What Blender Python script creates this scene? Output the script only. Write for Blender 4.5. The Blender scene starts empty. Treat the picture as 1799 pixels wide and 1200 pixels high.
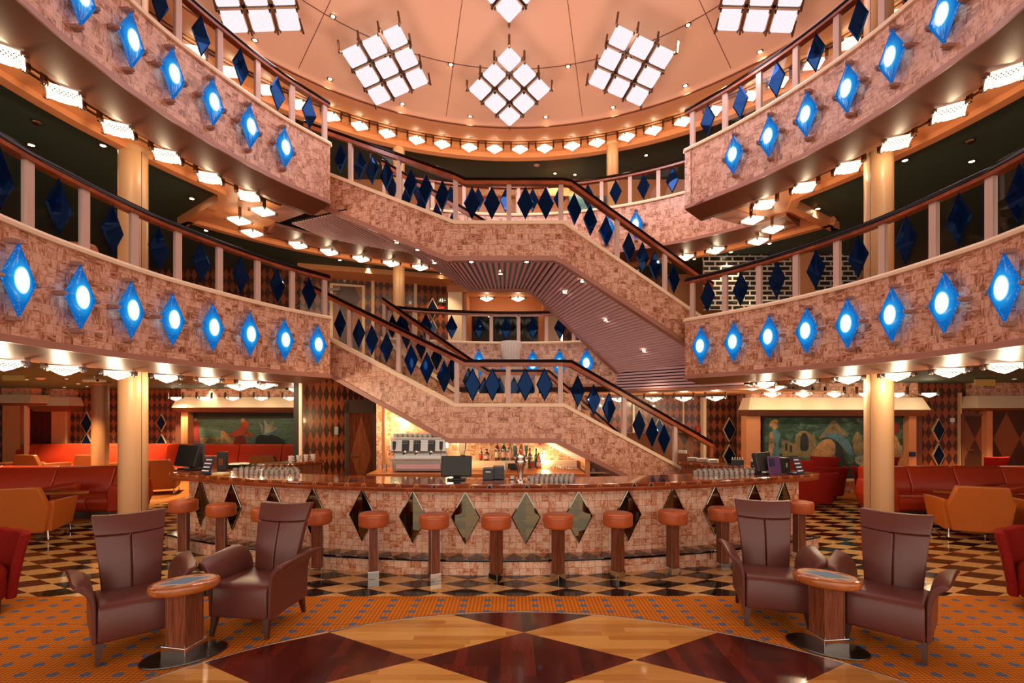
import bpy, bmesh, math, random
from mathutils import Vector, Matrix
random.seed(7)
sc = bpy.context.scene
COL = sc.collection
PI = math.pi
def R(d): return math.radians(d)

# ------------------------------------------------------------------ camera, world, exposure
H, D, FP, CX, HY = 1.85, 2.87, 860.0, 899.5, 726.0     # eye height, deck height, focal length and horizon in pixels
cam_d = bpy.data.cameras.new('camera')
cam_d.sensor_width = 36.0
cam_d.lens = 36.0 * FP / 1799.0
cam_d.shift_y = (HY - 600.0) / 1799.0
cam_d.clip_start = 0.05
cam = bpy.data.objects.new('camera', cam_d)
COL.objects.link(cam)
cam.location = (0, 0, H)
cam.rotation_euler = (R(90), 0, 0)
sc.camera = cam
w = bpy.data.worlds.new('World'); sc.world = w; w.use_nodes = True
w.node_tree.nodes['Background'].inputs[0].default_value = (1.0, 0.80, 0.64, 1)
w.node_tree.nodes['Background'].inputs[1].default_value = 1.75
sc.view_settings.view_transform = 'Standard'
sc.view_settings.look = 'None'
sc.view_settings.exposure = 0.08
sc.view_settings.gamma = 1.0
sc.cycles.max_bounces = 7
sc.cycles.diffuse_bounces = 3
sc.cycles.glossy_bounces = 4
sc.cycles.transmission_bounces = 4
sc.cycles.transparent_max_bounces = 14
sc.cycles.sample_clamp_indirect = 4.0
sc.cycles.caustics_reflective = False
sc.cycles.caustics_refractive = False

L_CHAND, L_RING, L_DOWN, L_BLUE = 1.0, 2.4, 40.0, 3.0     # brightness of the lamp glass
P_CHAND, P_RING, P_SPOT, P_DOME, P_LOUNGE = 15.0, 4.5, 80.0, 60.0, 460.0     # watts of their light

# ------------------------------------------------------------------ helpers
def at(px, py, Y):
    return Vector(((px - CX) / FP * Y, Y, H + (HY - py) / FP * Y))
def onz(px, py, zr):
    "point of height H+zr seen at a pixel"
    Y = FP * zr / (HY - py)
    return Vector(((px - CX) / FP * Y, Y, H + zr))
def lin(c):
    return tuple((v / 12.92 if v <= 0.04045 else ((v + 0.055) / 1.055) ** 2.4) for v in (x / 255.0 for x in c))
ORD = ['first', 'second', 'third', 'fourth', 'fifth', 'sixth', 'seventh', 'eighth', 'ninth', 'tenth', 'eleventh', 'twelfth',
       'thirteenth', 'fourteenth', 'fifteenth', 'sixteenth', 'seventeenth', 'eighteenth', 'nineteenth', 'twentieth']
OFF = {}
def tag(o, label=None, cat=None, group=None, kind=None):
    if label: o['label'] = label
    if cat: o['category'] = cat
    if group: o['group'] = group
    if kind: o['kind'] = kind
    return o
def thing(name, label, cat, loc=(0, 0, 0), group=None, kind=None, rz=0.0):
    o = bpy.data.objects.new(name, None); COL.objects.link(o)
    o.location = loc; o.rotation_euler = (0, 0, rz); o.empty_display_size = 0.1
    OFF[o.name] = Vector(loc)
    return tag(o, label, cat, group, kind)
KIDS = {}
def children(o): return KIDS.get(o.name, [])
def adopt(c, p):
    c.parent = p; KIDS.setdefault(p.name, []).append(c)
def copy_tree(o, parent=None):
    c = o.copy(); COL.objects.link(c)
    OFF[c.name] = OFF.get(o.name, Vector())
    if parent is not None: adopt(c, parent)
    for ch in list(children(o)): copy_tree(ch, c)
    return c
def place(o, loc, rz=0.0, label=None, group=None):
    o.location = loc; o.rotation_euler = (0, 0, rz)
    if label: o['label'] = label
    if group: o['group'] = group
    return o

class MB:
    def __init__(s): s.v = []; s.f = []; s.uv = []; s.mi = []; s.m = 0
    def quad(s, pts, uv=None, m=None):
        b = len(s.v); s.v += [Vector(p) for p in pts]
        s.f.append(tuple(range(b, b + len(pts)))); s.uv.append(uv or [(0, 0)] * len(pts)); s.mi.append(s.m if m is None else m)
        return s
    def mesh(s, vs, fs, uvs=None, m=None):
        b = len(s.v); s.v += [Vector(p) for p in vs]
        for k, f in enumerate(fs):
            s.f.append(tuple(b + i for i in f)); s.uv.append(uvs[k] if uvs else [(0, 0)] * len(f)); s.mi.append(s.m if m is None else m)
        return s
    def box(s, c, d, M=None, m=None):
        c = Vector(c); hx, hy, hz = d[0] / 2, d[1] / 2, d[2] / 2
        vs = [Vector((x, y, z)) for z in (-hz, hz) for y in (-hy, hy) for x in (-hx, hx)]
        if M is not None: vs = [M @ v for v in vs]
        vs = [v + c for v in vs]
        fs = [(0, 2, 3, 1), (4, 5, 7, 6), (0, 1, 5, 4), (2, 6, 7, 3), (0, 4, 6, 2), (1, 3, 7, 5)]
        dims = [(d[0], d[1]), (d[0], d[1]), (d[0], d[2]), (d[0], d[2]), (d[1], d[2]), (d[1], d[2])]
        uvs = [[(0, 0), (0, b), (a, b), (a, 0)] if i in (0, 3, 4) else [(0, 0), (a, 0), (a, b), (0, b)] for i, (a, b) in enumerate(dims)]
        return s.mesh(vs, fs, uvs, m)
    def prism(s, poly, z0, z1, m=None, top_scale=1.0):
        n = len(poly); cx = sum(p[0] for p in poly) / n; cy = sum(p[1] for p in poly) / n
        vs = [(x, y, z0) for x, y in poly] + [(cx + (x - cx) * top_scale, cy + (y - cy) * top_scale, z1) for x, y in poly]
        fs = [tuple(range(n))[::-1], tuple(range(n, 2 * n))] + [(i, (i + 1) % n, n + (i + 1) % n, n + i) for i in range(n)]
        uvs = [[poly[i] for i in range(n)][::-1], [poly[i] for i in range(n)]]
        acc = 0
        for i in range(n):
            a, b = poly[i], poly[(i + 1) % n]; l = math.hypot(a[0] - b[0], a[1] - b[1])
            uvs.append([(acc, z0), (acc + l, z0), (acc + l, z1), (acc, z1)]); acc += l
        return s.mesh(vs, fs, uvs, m)
    def lathe(s, prof, n=24, c=(0, 0, 0), m=None, sx=1.0, sy=1.0, pleat=0.0, npl=0, M=None, caps=True):
        c = Vector(c); vs = []; fs = []; k = len(prof)
        for r, z in prof:
            for i in range(n):
                a = 2 * PI * i / n; rr = r * (1 + (pleat * math.cos(npl * a) if npl else 0))
                p = Vector((rr * math.cos(a) * sx, rr * math.sin(a) * sy, z))
                vs.append((M @ p if M is not None else p) + c)
        for j in range(k - 1):
            for i in range(n):
                fs.append((j * n + i, j * n + (i + 1) % n, (j + 1) * n + (i + 1) % n, (j + 1) * n + i))
        if caps and prof[0][0] > 1e-5: fs.append(tuple(range(n))[::-1])
        if caps and prof[-1][0] > 1e-5: fs.append(tuple((k - 1) * n + i for i in range(n)))
        return s.mesh(vs, fs, None, m)
    def cyl(s, a, b, r0, r1=None, n=12, m=None):
        a, b = Vector(a), Vector(b); d = b - a; L = d.length
        M = d.to_track_quat('Z', 'Y').to_matrix()
        return s.lathe([(r0, 0), (r0 if r1 is None else r1, L)], n, a, m, M=M)
    def tube(s, pts, r, n=8, m=None):
        pts = [Vector(p) for p in pts]; vs = []; fs = []
        for i, p in enumerate(pts):
            t = (pts[min(i + 1, len(pts) - 1)] - pts[max(i - 1, 0)]).normalized()
            u = t.cross(Vector((0, 0, 1)))
            if u.length < 1e-3: u = Vector((1, 0, 0))
            u.normalize(); v = u.cross(t)
            vs += [p + (u * math.cos(2 * PI * k / n) + v * math.sin(2 * PI * k / n)) * r for k in range(n)]
        for i in range(len(pts) - 1):
            for k in range(n): fs.append((i * n + k, i * n + (k + 1) % n, (i + 1) * n + (k + 1) % n, (i + 1) * n + k))
        fs += [tuple(range(n))[::-1], tuple((len(pts) - 1) * n + k for k in range(n))]
        return s.mesh(vs, fs, None, m)
    def sweep(s, path, normals, prof, closed=True, m=None, u0=0.0, caps=True):
        "path of 3-D points with horizontal unit normals; profile (offset along normal, rise)"
        path = [Vector(p) for p in path]; k = len(prof); vs = []; fs = []; uvs = []
        us = [u0]
        for i in range(1, len(path)): us.append(us[-1] + (path[i] - path[i - 1]).length)
        vv = [0.0]
        for j in range(1, k + 1):
            a, b = prof[j - 1], prof[j % k]; vv.append(vv[-1] + math.hypot(a[0] - b[0], a[1] - b[1]))
        for p, nn in zip(path, normals):
            for a, b in prof: vs.append(p + Vector((nn[0] * a, nn[1] * a, b)))
        kk = k if closed else k - 1
        for i in range(len(path) - 1):
            for j in range(kk):
                j2 = (j + 1) % k
                fs.append((i * k + j, (i + 1) * k + j, (i + 1) * k + j2, i * k + j2))
                uvs.append([(us[i], vv[j]), (us[i + 1], vv[j]), (us[i + 1], vv[j + 1]), (us[i], vv[j + 1])])
        if closed and caps:
            fs += [tuple(range(k)), tuple((len(path) - 1) * k + j for j in range(k))[::-1]]
            uvs += [[tuple(p) for p in prof], [tuple(p) for p in prof][::-1]]
        return s.mesh(vs, fs, uvs, m)
    def build(s, name, mat, parent=None, smooth=False, loc=None, bevel=0.0, segs=2, kind=None, fixn=True, subsurf=0, angle=40):
        me = bpy.data.meshes.new(name)
        off = Vector(loc) if loc is not None else (OFF[parent.name] if parent is not None else Vector())
        me.from_pydata([tuple(p - off) for p in s.v], [], s.f)
        mats = mat if isinstance(mat, (list, tuple)) else [mat]
        for mm in mats: me.materials.append(mm)
        ul = me.uv_layers.new(name='UVMap')
        for p, uv, mi in zip(me.polygons, s.uv, s.mi):
            p.material_index = mi
            for li, q in zip(p.loop_indices, uv): ul.data[li].uv = (q[0], q[1])
        if fixn or bevel or True:
            bm = bmesh.new(); bm.from_mesh(me)
            bmesh.ops.remove_doubles(bm, verts=bm.verts, dist=1e-5)
            if fixn: bmesh.ops.recalc_face_normals(bm, faces=bm.faces)
            bm.to_mesh(me); bm.free()
        if smooth:
            me.polygons.foreach_set('use_smooth', [True] * len(me.polygons))
            if angle: me.set_sharp_from_angle(angle=R(angle))
        o = bpy.data.objects.new(name, me); COL.objects.link(o)
        OFF[o.name] = off
        if loc is not None: o.location = off
        if parent is not None: adopt(o, parent)
        if bevel:
            b = o.modifiers.new('bevel', 'BEVEL'); b.width = bevel; b.segments = segs; b.limit_method = 'ANGLE'
        if subsurf:
            b = o.modifiers.new('sub', 'SUBSURF'); b.levels = subsurf; b.render_levels = subsurf
        if kind: o['kind'] = kind
        return o

# ------------------------------------------------------------------ materials
def newmat(name):
    m = bpy.data.materials.new(name); m.use_nodes = True
    m.node_tree.nodes.clear()
    return m, NT(m.node_tree)
class NT:
    def __init__(s, t): s.t = t
    def n(s, typ, **kw):
        n = s.t.nodes.new(typ)
        for k, v in kw.items():
            if k == 'inp':
                for i, val in v.items():
                    if hasattr(val, 'is_linked') or isinstance(val, bpy.types.NodeSocket): s.t.links.new(val, n.inputs[i])
                    else: n.inputs[i].default_value = val
            else: setattr(n, k, v)
        return n
    def math(s, op, a, b=0.0, c=None):
        inp = {0: a, 1: b}
        if c is not None: inp[2] = c
        return s.n('ShaderNodeMath', operation=op, inp=inp).outputs[0]
    def vmath(s, op, a, b=(0, 0, 0)):
        return s.n('ShaderNodeVectorMath', operation=op, inp={0: a, 1: b}).outputs[0]
    def mix(s, f, a, b):
        n = s.n('ShaderNodeMix', data_type='RGBA')
        for i, v in ((0, f), (6, a), (7, b)):
            if isinstance(v, bpy.types.NodeSocket): s.t.links.new(v, n.inputs[i])
            else: n.inputs[i].default_value = v if i == 0 else (tuple(v) + (1,))[:4]
        return n.outputs[2]
    def ramp(s, f, stops):
        n = s.n('ShaderNodeValToRGB', inp={0: f}); e = n.color_ramp.elements
        while len(e) < len(stops): e.new(0.5)
        for x, (p, c) in zip(e, stops): x.position = p; x.color = tuple(c) + (1,)
        return n.outputs[0]
    def sep(s, v):
        n = s.n('ShaderNodeSeparateXYZ', inp={0: v}); return n.outputs
    def comb(s, x, y, z=0.0):
        return s.n('ShaderNodeCombineXYZ', inp={0: x, 1: y, 2: z}).outputs[0]
    def uv(s): return s.n('ShaderNodeTexCoord').outputs['UV']
    def obj(s): return s.n('ShaderNodeTexCoord').outputs['Object']
    def pos(s): return s.n('ShaderNodeNewGeometry').outputs['Position']
    def noise(s, v, scale, detail=3.0, dist=0.0, rough=0.5):
        return s.n('ShaderNodeTexNoise', inp={'Vector': v, 'Scale': scale, 'Detail': detail, 'Distortion': dist, 'Roughness': rough}).outputs[0]
    def white(s, v):
        return s.n('ShaderNodeTexWhiteNoise', noise_dimensions='3D', inp={0: v}).outputs
    def bump(s, h, st=0.2, d=0.01):
        return s.n('ShaderNodeBump', inp={'Height': h, 'Strength': st, 'Distance': d}).outputs[0]
    def pbr(s, col, rough=0.5, metal=0.0, spec=0.5, coat=0.0, normal=None, sheen=0.0, emit=None, es=0.0):
        p = s.n('ShaderNodeBsdfPrincipled')
        def put(k, v):
            if isinstance(v, bpy.types.NodeSocket): s.t.links.new(v, p.inputs[k])
            else: p.inputs[k].default_value = v
        put('Base Color', col if isinstance(col, bpy.types.NodeSocket) else tuple(col) + (1,))
        put('Roughness', rough); put('Metallic', metal); put('Specular IOR Level', spec); put('Coat Weight', coat)
        if coat: put('Coat Roughness', 0.06)
        if sheen: put('Sheen Weight', sheen)
        if normal is not None: put('Normal', normal)
        if emit is not None: put('Emission Color', emit if isinstance(emit, bpy.types.NodeSocket) else tuple(emit) + (1,)); put('Emission Strength', es)
        s.out(p.outputs[0]); return p
    def out(s, sh):
        o = s.n('ShaderNodeOutputMaterial'); s.t.links.new(sh, o.inputs[0])
M = {}
def plain(key, rgb, rough=0.5, metal=0.0, spec=0.5, coat=0.0, nz=0.0, nscale=6.0, bump=0.0, bscale=80.0):
    m, t = newmat(key); c = lin(rgb)
    col = c
    if nz:
        f = t.noise(t.obj(), nscale, 4)
        col = t.mix(f, tuple(v * (1 - nz) for v in c), tuple(min(1, v * (1 + nz)) for v in c))
    nm = t.bump(t.noise(t.obj(), bscale, 3), bump, 0.004) if bump else None
    t.pbr(col, rough, metal, spec, coat, nm); M[key] = m; return m
def rhomb(t, x, y, w, h, ox=0.0, oy=0.0):
    "parity (0/1) and cell coordinates of a lattice of rhombi w wide and h tall"
    p = t.math('DIVIDE', t.math('SUBTRACT', x, ox), w); q = t.math('DIVIDE', t.math('SUBTRACT', y, oy), h)
    a = t.math('ADD', p, q); b = t.math('SUBTRACT', p, q)
    fa, fb = t.math('FLOOR', a), t.math('FLOOR', b)
    par = t.math('MULTIPLY', t.math('ABSOLUTE', t.math('FRACT', t.math('MULTIPLY', t.math('ADD', fa, fb), 0.5))), 2.0)
    ea = t.math('ABSOLUTE', t.math('SUBTRACT', t.math('FRACT', a), 0.5)); eb = t.math('ABSOLUTE', t.math('SUBTRACT', t.math('FRACT', b), 0.5))
    edge = t.math('MAXIMUM', ea, eb)
    return par, fa, fb, edge
def make_materials():
    # onyx tile, UV in metres
    def onyx(key, light, mid, dark, size=0.085, contrast=1.0, rough=0.28, shift=1.0, jt=0.45):
        m, t = newmat(key); u, v, _ = t.sep(t.uv())
        row = t.math('FLOOR', t.math('DIVIDE', v, size))
        ru = t.math('MULTIPLY', t.white(t.comb(row, 3.7, 0.0))[0], shift)
        uu = t.math('ADD', t.math('DIVIDE', u, size), ru)
        cu = t.math('FLOOR', uu)
        wn = t.white(t.comb(cu, row, 1.0)); r1 = wn[0]; rc = t.sep(wn[1])
        turn = t.math('GREATER_THAN', r1, 0.55)
        c1 = t.comb(t.math('ADD', t.math('MULTIPLY', u, 7.0), t.math('MULTIPLY', rc[0], 60)), t.math('MULTIPLY', v, 22.0), t.math('MULTIPLY', rc[1], 40))
        c2 = t.comb(t.math('ADD', t.math('MULTIPLY', u, 24.0), t.math('MULTIPLY', rc[0], 60)), t.math('MULTIPLY', v, 6.0), t.math('MULTIPLY', rc[1], 40))
        cc = t.n('ShaderNodeMix', data_type='VECTOR', inp={0: turn, 4: c1, 5: c2}).outputs[1]
        nz = t.noise(cc, 1.0, 5, 1.8, 0.68)
        val = t.math('ADD', nz, t.math('MULTIPLY', t.math('SUBTRACT', rc[2], 0.5), 0.17 * contrast))
        col = t.ramp(val, [(0.30, dark), (0.43, mid), (0.55, light), (0.80, tuple(min(1, x * 1.15) for x in light))])
        fu = t.math('FRACT', uu); fv = t.math('FRACT', t.math('DIVIDE', v, size))
        e = t.math('MAXIMUM', t.math('ABSOLUTE', t.math('SUBTRACT', fu, 0.5)), t.math('ABSOLUTE', t.math('SUBTRACT', fv, 0.5)))
        joint = t.math('GREATER_THAN', e, 0.478)
        col = t.mix(t.math('MULTIPLY', joint, jt), col, tuple(x * 0.4 for x in dark))
        t.pbr(col, rough, 0, 0.5, 0.0, t.bump(t.math('SUBTRACT', nz, joint), 0.15, 0.003)); M[key] = m
    onyx('onyx', lin((230, 182, 160)), lin((194, 130, 98)), lin((108, 52, 26)))
    onyx('onyx_grid_lit', lin((246, 206, 182)), lin((232, 164, 128)), lin((176, 92, 52)), 0.08, 1.2, 0.22, 0.25, 0.7)  # regular-grid bar tile, colour lightened in place of light missing on the front
    # wood diamonds of the wall panelling, UV in metres
    def harlequin(key, wd, ht, a, b, seams=False):
        m, t = newmat(key); u, v, _ = t.sep(t.uv())
        par, fa, fb, edge = rhomb(t, u, v, wd, ht)
        g = t.noise(t.comb(t.math('MULTIPLY', u, 60), t.math('MULTIPLY', v, 3.0), t.math('MULTIPLY', fa, 3.3)), 1.0, 3, 0.6)
        r = t.white(t.comb(fa, fb, 2.0))[0]
        k = t.math('ADD', t.math('MULTIPLY', g, 0.9), t.math('MULTIPLY', r, 0.35))
        ca = t.mix(k, tuple(x * 0.6 for x in a), tuple(x * 1.35 for x in a))
        cb = t.mix(k, tuple(x * 0.6 for x in b), tuple(x * 1.3 for x in b))
        t.pbr(t.mix(par, ca, cb), 0.3, 0, 0.5, 0.15); M[key] = m
    harlequin('harlequin', 0.16, 0.31, lin((144, 76, 46)), lin((72, 38, 26)))
    harlequin('harlequin_fine', 0.125, 0.34, lin((156, 80, 44)), lin((70, 34, 20)))
    harlequin('harlequin_big', 0.62, 1.25, lin((140, 80, 46)), lin((82, 44, 26)))
    # marble floor
    m, t = newmat('marble'); x, y, _ = t.sep(t.pos())
    par, fa, fb, edge = rhomb(t, x, y, 0.53, 0.27, 0.045, 5.174)
    n1 = t.noise(t.pos(), 22, 6, 0.8, 0.7); n2 = t.noise(t.pos(), 90, 3)
    beige = t.ramp(t.math('ADD', t.math('MULTIPLY', n1, 0.75), t.math('MULTIPLY', n2, 0.25)), [(0.26, lin((136, 92, 50))), (0.42, lin((216, 164, 98))), (0.66, lin((242, 202, 140)))])
    black = t.ramp(n1, [(0.3, lin((12, 12, 12))), (0.8, lin((34, 30, 26)))])
    col = t.mix(par, beige, black)
    t.pbr(col, 0.10, 0, 0.5); M['marble'] = m
    # the small triangles of the bar step
    m, t = newmat('step_marble'); u, v, _ = t.sep(t.uv())
    par, fa, fb, edge = rhomb(t, u, v, 0.22, 0.42, 0.0, 0.0)
    n1 = t.noise(t.pos(), 22, 6, 0.8, 0.7)
    beige = t.ramp(n1, [(0.3, lin((130, 88, 56))), (0.6, lin((205, 155, 112)))])
    t.pbr(t.mix(par, beige, lin((20, 18, 17))), 0.12); M['step_marble'] = m
    # carpet
    m, t = newmat('carpet'); x, y, _ = t.sep(t.pos())
    fx = t.math('SUBTRACT', t.math('FRACT', t.math('ADD', t.math('DIVIDE', x, 0.231), 0.535)), 0.5)
    fy = t.math('SUBTRACT', t.math('FRACT', t.math('ADD', t.math('DIVIDE', y, 0.138), 0.47)), 0.5)
    ax = t.math('ABSOLUTE', t.math('MULTIPLY', fx, 0.231)); ay = t.math('ABSOLUTE', t.math('MULTIPLY', fy, 0.138))
    oc = t.math('MAXIMUM', t.math('MAXIMUM', ax, t.math('MULTIPLY', ay, 1.15)), t.math('MULTIPLY', t.math('ADD', ax, t.math('MULTIPLY', ay, 1.15)), 0.72))
    nz = t.noise(t.pos(), 260, 2)
    dot = t.math('LESS_THAN', t.math('ADD', oc, t.math('MULTIPLY', t.math('SUBTRACT', nz, 0.5), 0.014)), 0.036)
    gx = t.math('SINE', t.math('MULTIPLY', x, 2 * PI / 0.036)); gy = t.math('SINE', t.math('MULTIPLY', y, 2 * PI / 0.028))
    wv = t.math('ADD', t.math('MULTIPLY', gx, 0.25), t.math('ADD', t.math('MULTIPLY', gy, 0.25), 0.5))
    org = t.mix(t.math('ADD', t.math('MULTIPLY', wv, 0.8), t.math('MULTIPLY', nz, 0.25)), lin((132, 54, 12)), lin((236, 146, 52)))
    blue = t.mix(nz, lin((62, 78, 116)), lin((120, 134, 160)))
    t.pbr(t.mix(dot, org, blue), 0.95, 0, 0.1, 0, t.bump(t.math('ADD', wv, nz), 0.5, 0.006)); M['carpet'] = m
    # dance floor
    m, t = newmat('parquet'); x, y, _ = t.sep(t.pos())
    par, fa, fb, edge = rhomb(t, x, y, 1.63, 0.914, 0.10, 4.11)
    def planks(a, b, wd, ln, seed):
        row = t.math('FLOOR', t.math('DIVIDE', a, wd)); o = t.white(t.comb(row, seed, 0.0))[0]
        bb = t.math('ADD', t.math('DIVIDE', b, ln), t.math('MULTIPLY', o, 7.0))
        r = t.white(t.comb(row, t.math('FLOOR', bb), seed))[0]
        g = t.noise(t.comb(t.math('MULTIPLY', a, 70), t.math('MULTIPLY', b, 4.0), t.math('MULTIPLY', r, 20)), 1.0, 4, 0.8)
        return t.math('ADD', t.math('MULTIPLY', r, 0.6), t.math('MULTIPLY', g, 0.5))
    lightw = t.ramp(planks(y, x, 0.075, 0.8, 1.0), [(0.1, lin((172, 112, 48))), (0.55, lin((212, 154, 78))), (0.95, lin((226, 172, 98)))])
    darkw = t.ramp(planks(x, y, 0.085, 0.7, 2.0), [(0.1, lin((46, 16, 12))), (0.55, lin((84, 28, 20))), (0.95, lin((118, 42, 28)))])
    t.pbr(t.mix(par, lightw, darkw), 0.2, 0, 0.5, 0.25); M['parquet'] = m
    # bar counter top: UV u along, v across
    m, t = newmat('counter_wood'); u, v, _ = t.sep(t.uv())
    par, fa, fb, edge = rhomb(t, u, v, 0.21, 0.40, 0.0, -0.20)
    g = t.noise(t.comb(t.math('MULTIPLY', u, 6), t.math('MULTIPLY', v, 60), 0.0), 1.0, 4, 1.0)
    red = t.ramp(g, [(0.3, lin((96, 38, 18))), (0.7, lin((156, 74, 36)))])
    alt = t.math('LESS_THAN', t.white(t.comb(fa, fb, 4.0))[0], 0.2)
    alt = t.math('MULTIPLY', par, alt)
    ln_ = t.math('GREATER_THAN', edge, 0.47)
    col = t.mix(alt, t.mix(par, red, t.mix(g, lin((124, 54, 26)), lin((186, 100, 52)))), lin((26, 44, 78)))
    t.pbr(t.mix(t.math('MULTIPLY', ln_, 0.5), col, lin((222, 170, 110))), 0.12, 0, 0.5, 0.8); M['counter_wood'] = m
    def wood(key, a, b, along='z', rough=0.3, coat=0.3, sc_=1.0):
        m, t = newmat(key); x, y, z = t.sep(t.obj())
        k = {'z': t.comb(t.math('MULTIPLY', x, 50 * sc_), t.math('MULTIPLY', y, 50 * sc_), t.math('MULTIPLY', z, 3)),
             'x': t.comb(t.math('MULTIPLY', x, 3), t.math('MULTIPLY', y, 50 * sc_), t.math('MULTIPLY', z, 50 * sc_))}[along]
        g = t.noise(k, 1.0, 4, 1.2)
        t.pbr(t.ramp(g, [(0.3, a), (0.7, b)]), rough, 0, 0.5, coat); M[key] = m
    wood('walnut', lin((84, 38, 22)), lin((152, 82, 50)), rough=0.45, coat=0.0)
    wood('table_rim', lin((150, 74, 28)), lin((206, 124, 58)), 'x', 0.16, 0.8, 0.3)
    wood('rail_side', lin((122, 50, 24)), lin((170, 84, 44)), 'x', 0.3, 0.1, 0.1)
    wood('door_wood', lin((92, 42, 24)), lin((170, 90, 50)))
    wood('door_inlay', lin((150, 76, 42)), lin((214, 128, 76)))
    def paint(key, rgb):
        m, t = newmat(key); c = lin(rgb); g = t.noise(t.obj(), 7.0, 8, 1.4, 0.75); g2 = t.noise(t.obj(), 2.2, 4, 0.8)
        k = t.math('ADD', t.math('MULTIPLY', g, 0.8), t.math('MULTIPLY', g2, 0.5))
        t.pbr(t.ramp(k, [(0.46, lin((30, 56, 46))), (0.58, tuple(0.55 * a + 0.02 for a in c)), (0.72, c), (0.86, tuple(min(1, a * 1.3) for a in c))]), 0.7); M[key] = m
    plain('rail_top', (28, 14, 12), 0.15, 0, 0.03)
    plain('paint_orange', (218, 146, 98), 0.45, nz=0.05, nscale=2.0)
    plain('dome_paint', (230, 174, 136), 0.5, nz=0.04, nscale=1.0)
    plain('trim_pink', (176, 122, 108), 0.42)
    plain('lip_brown', (118, 70, 52), 0.42)
    plain('cream', (250, 224, 194), 0.4)
    plain('post_paint', (206, 176, 168), 0.35)
    plain('column_paint', (208, 162, 118), 0.35)
    plain('column_brown', (150, 104, 66), 0.4)
    plain('green_ceiling', (58, 86, 76), 0.6)
    plain('slat_mauve', (232, 192, 206), 0.65, 0, 0.25)
    plain('slat_back', (30, 18, 18), 0.7)
    plain('chrome', (214, 210, 206), 0.14, 1.0)
    plain('steel', (176, 172, 170), 0.28, 1.0)
    plain('steel_dark', (92, 90, 90), 0.3, 1.0, nz=0.25, nscale=12)
    plain('clamp_mauve', (168, 130, 122), 0.35)
    plain('frame_dark', (104, 88, 76), 0.35)
    plain('bronze', (120, 92, 72), 0.3, 1.0)
    plain('brown_leather', (104, 56, 50), 0.33, 0, 0.5, 0.0, nz=0.10, nscale=5, bump=0.06, bscale=220)
    plain('stool_leather', (186, 92, 50), 0.3, 0, 0.5, 0.0, nz=0.06, nscale=8, bump=0.05, bscale=200)
    plain('red_leather', (190, 58, 28), 0.34, 0, 0.5, 0.0, nz=0.10, nscale=4, bump=0.05, bscale=150)
    plain('red_fabric', (138, 26, 20), 0.85, 0, 0.2, 0.0, nz=0.35, nscale=60, bump=0.4, bscale=160)
    plain('orange_leather', (202, 106, 40), 0.42, 0, 0.5, 0.0, nz=0.06, nscale=5, bump=0.04, bscale=200)
    plain('tan_leather', (150, 88, 42), 0.42, 0, 0.5, 0.0, nz=0.06, nscale=5)
    plain('black_plastic', (26, 26, 30), 0.4)
    plain('slate_plastic', (54, 58, 72), 0.4)
    plain('white_china', (238, 234, 228), 0.2)
    plain('cloth_white', (240, 230, 234), 0.7)
    plain('paper', (232, 222, 200), 0.7)
    plain('yellow_paper', (226, 182, 96), 0.6)
    plain('navy_card', (32, 44, 78), 0.4)
    plain('purple_card', (96, 60, 110), 0.3)
    plain('dark_wall', (40, 26, 18), 0.6)
    plain('dark_glass', (14, 14, 14), 0.06)
    plain('red_curtain', (88, 20, 14), 0.9)
    plain('leg_wood', (74, 40, 30), 0.35)
    plain('seat_seam', (56, 28, 26), 0.6)
    plain('table_blue', (70, 112, 158), 0.4, 0, 0.15, nz=0.2, nscale=30)
    plain('table_brown', (120, 62, 40), 0.35, 0, 0.2, 0.0, nz=0.2, nscale=20)
    plain('table_light', (186, 110, 58), 0.35, 0, 0.25, 0.0, nz=0.1, nscale=20)
    plain('tread', (42, 30, 26), 0.4)
    plain('frame_gold', (226, 190, 146), 0.35)
    plain('red_alarm', (190, 24, 20), 0.4)
    plain('sign_green', (24, 74, 48), 0.4)
    plain('grey_plastic', (150, 144, 138), 0.4)
    plain('green_plastic', (20, 110, 66), 0.25, coat=0.5)
    plain('label_cream', (226, 206, 186), 0.6)
    plain('label_pink', (226, 176, 168), 0.6)
    paint('mural_red', (150, 44, 34))
    paint('mural_skin', (196, 150, 96))
    paint('mural_pale', (172, 178, 150))
    paint('mural_blue', (92, 140, 156))
    paint('mural_dark', (38, 46, 42))
    paint('mural_orange', (196, 84, 42))
    paint('mural_stone', (150, 132, 88))
    # painted ground of the murals
    for key, a, b, c, st in (('mural_sea', (30, 70, 52), (96, 128, 100), (70, 120, 130), 7.0), ('mural_garden', (22, 52, 40), (52, 86, 66), (88, 120, 110), 1.6)):
        m, t = newmat(key); u, v, _ = t.sep(t.uv())
        g = t.noise(t.comb(u, t.math('MULTIPLY', v, st), 0.0), 3.0, 7, 0.9, 0.7)
        t.pbr(t.ramp(g, [(0.32, lin(a)), (0.52, lin(b)), (0.6, lin(c)), (0.72, lin((150, 142, 104)))]), 0.6); M[key] = m
    # metal grille of offset bars (upper right wall)
    m, t = newmat('grille'); u, v, _ = t.sep(t.uv())
    br = t.n('ShaderNodeTexBrick', offset=0.5, inp={'Vector': t.comb(u, v, 0), 'Color1': lin((26, 20, 18)) + (1,), 'Color2': lin((40, 30, 26)) + (1,), 'Mortar': lin((206, 196, 186)) + (1,), 'Scale': 1.0, 'Mortar Size': 0.018, 'Brick Width': 0.26, 'Row Height': 0.11})
    t.pbr(br.outputs[0], 0.3, 0.0); M['grille'] = m
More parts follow.
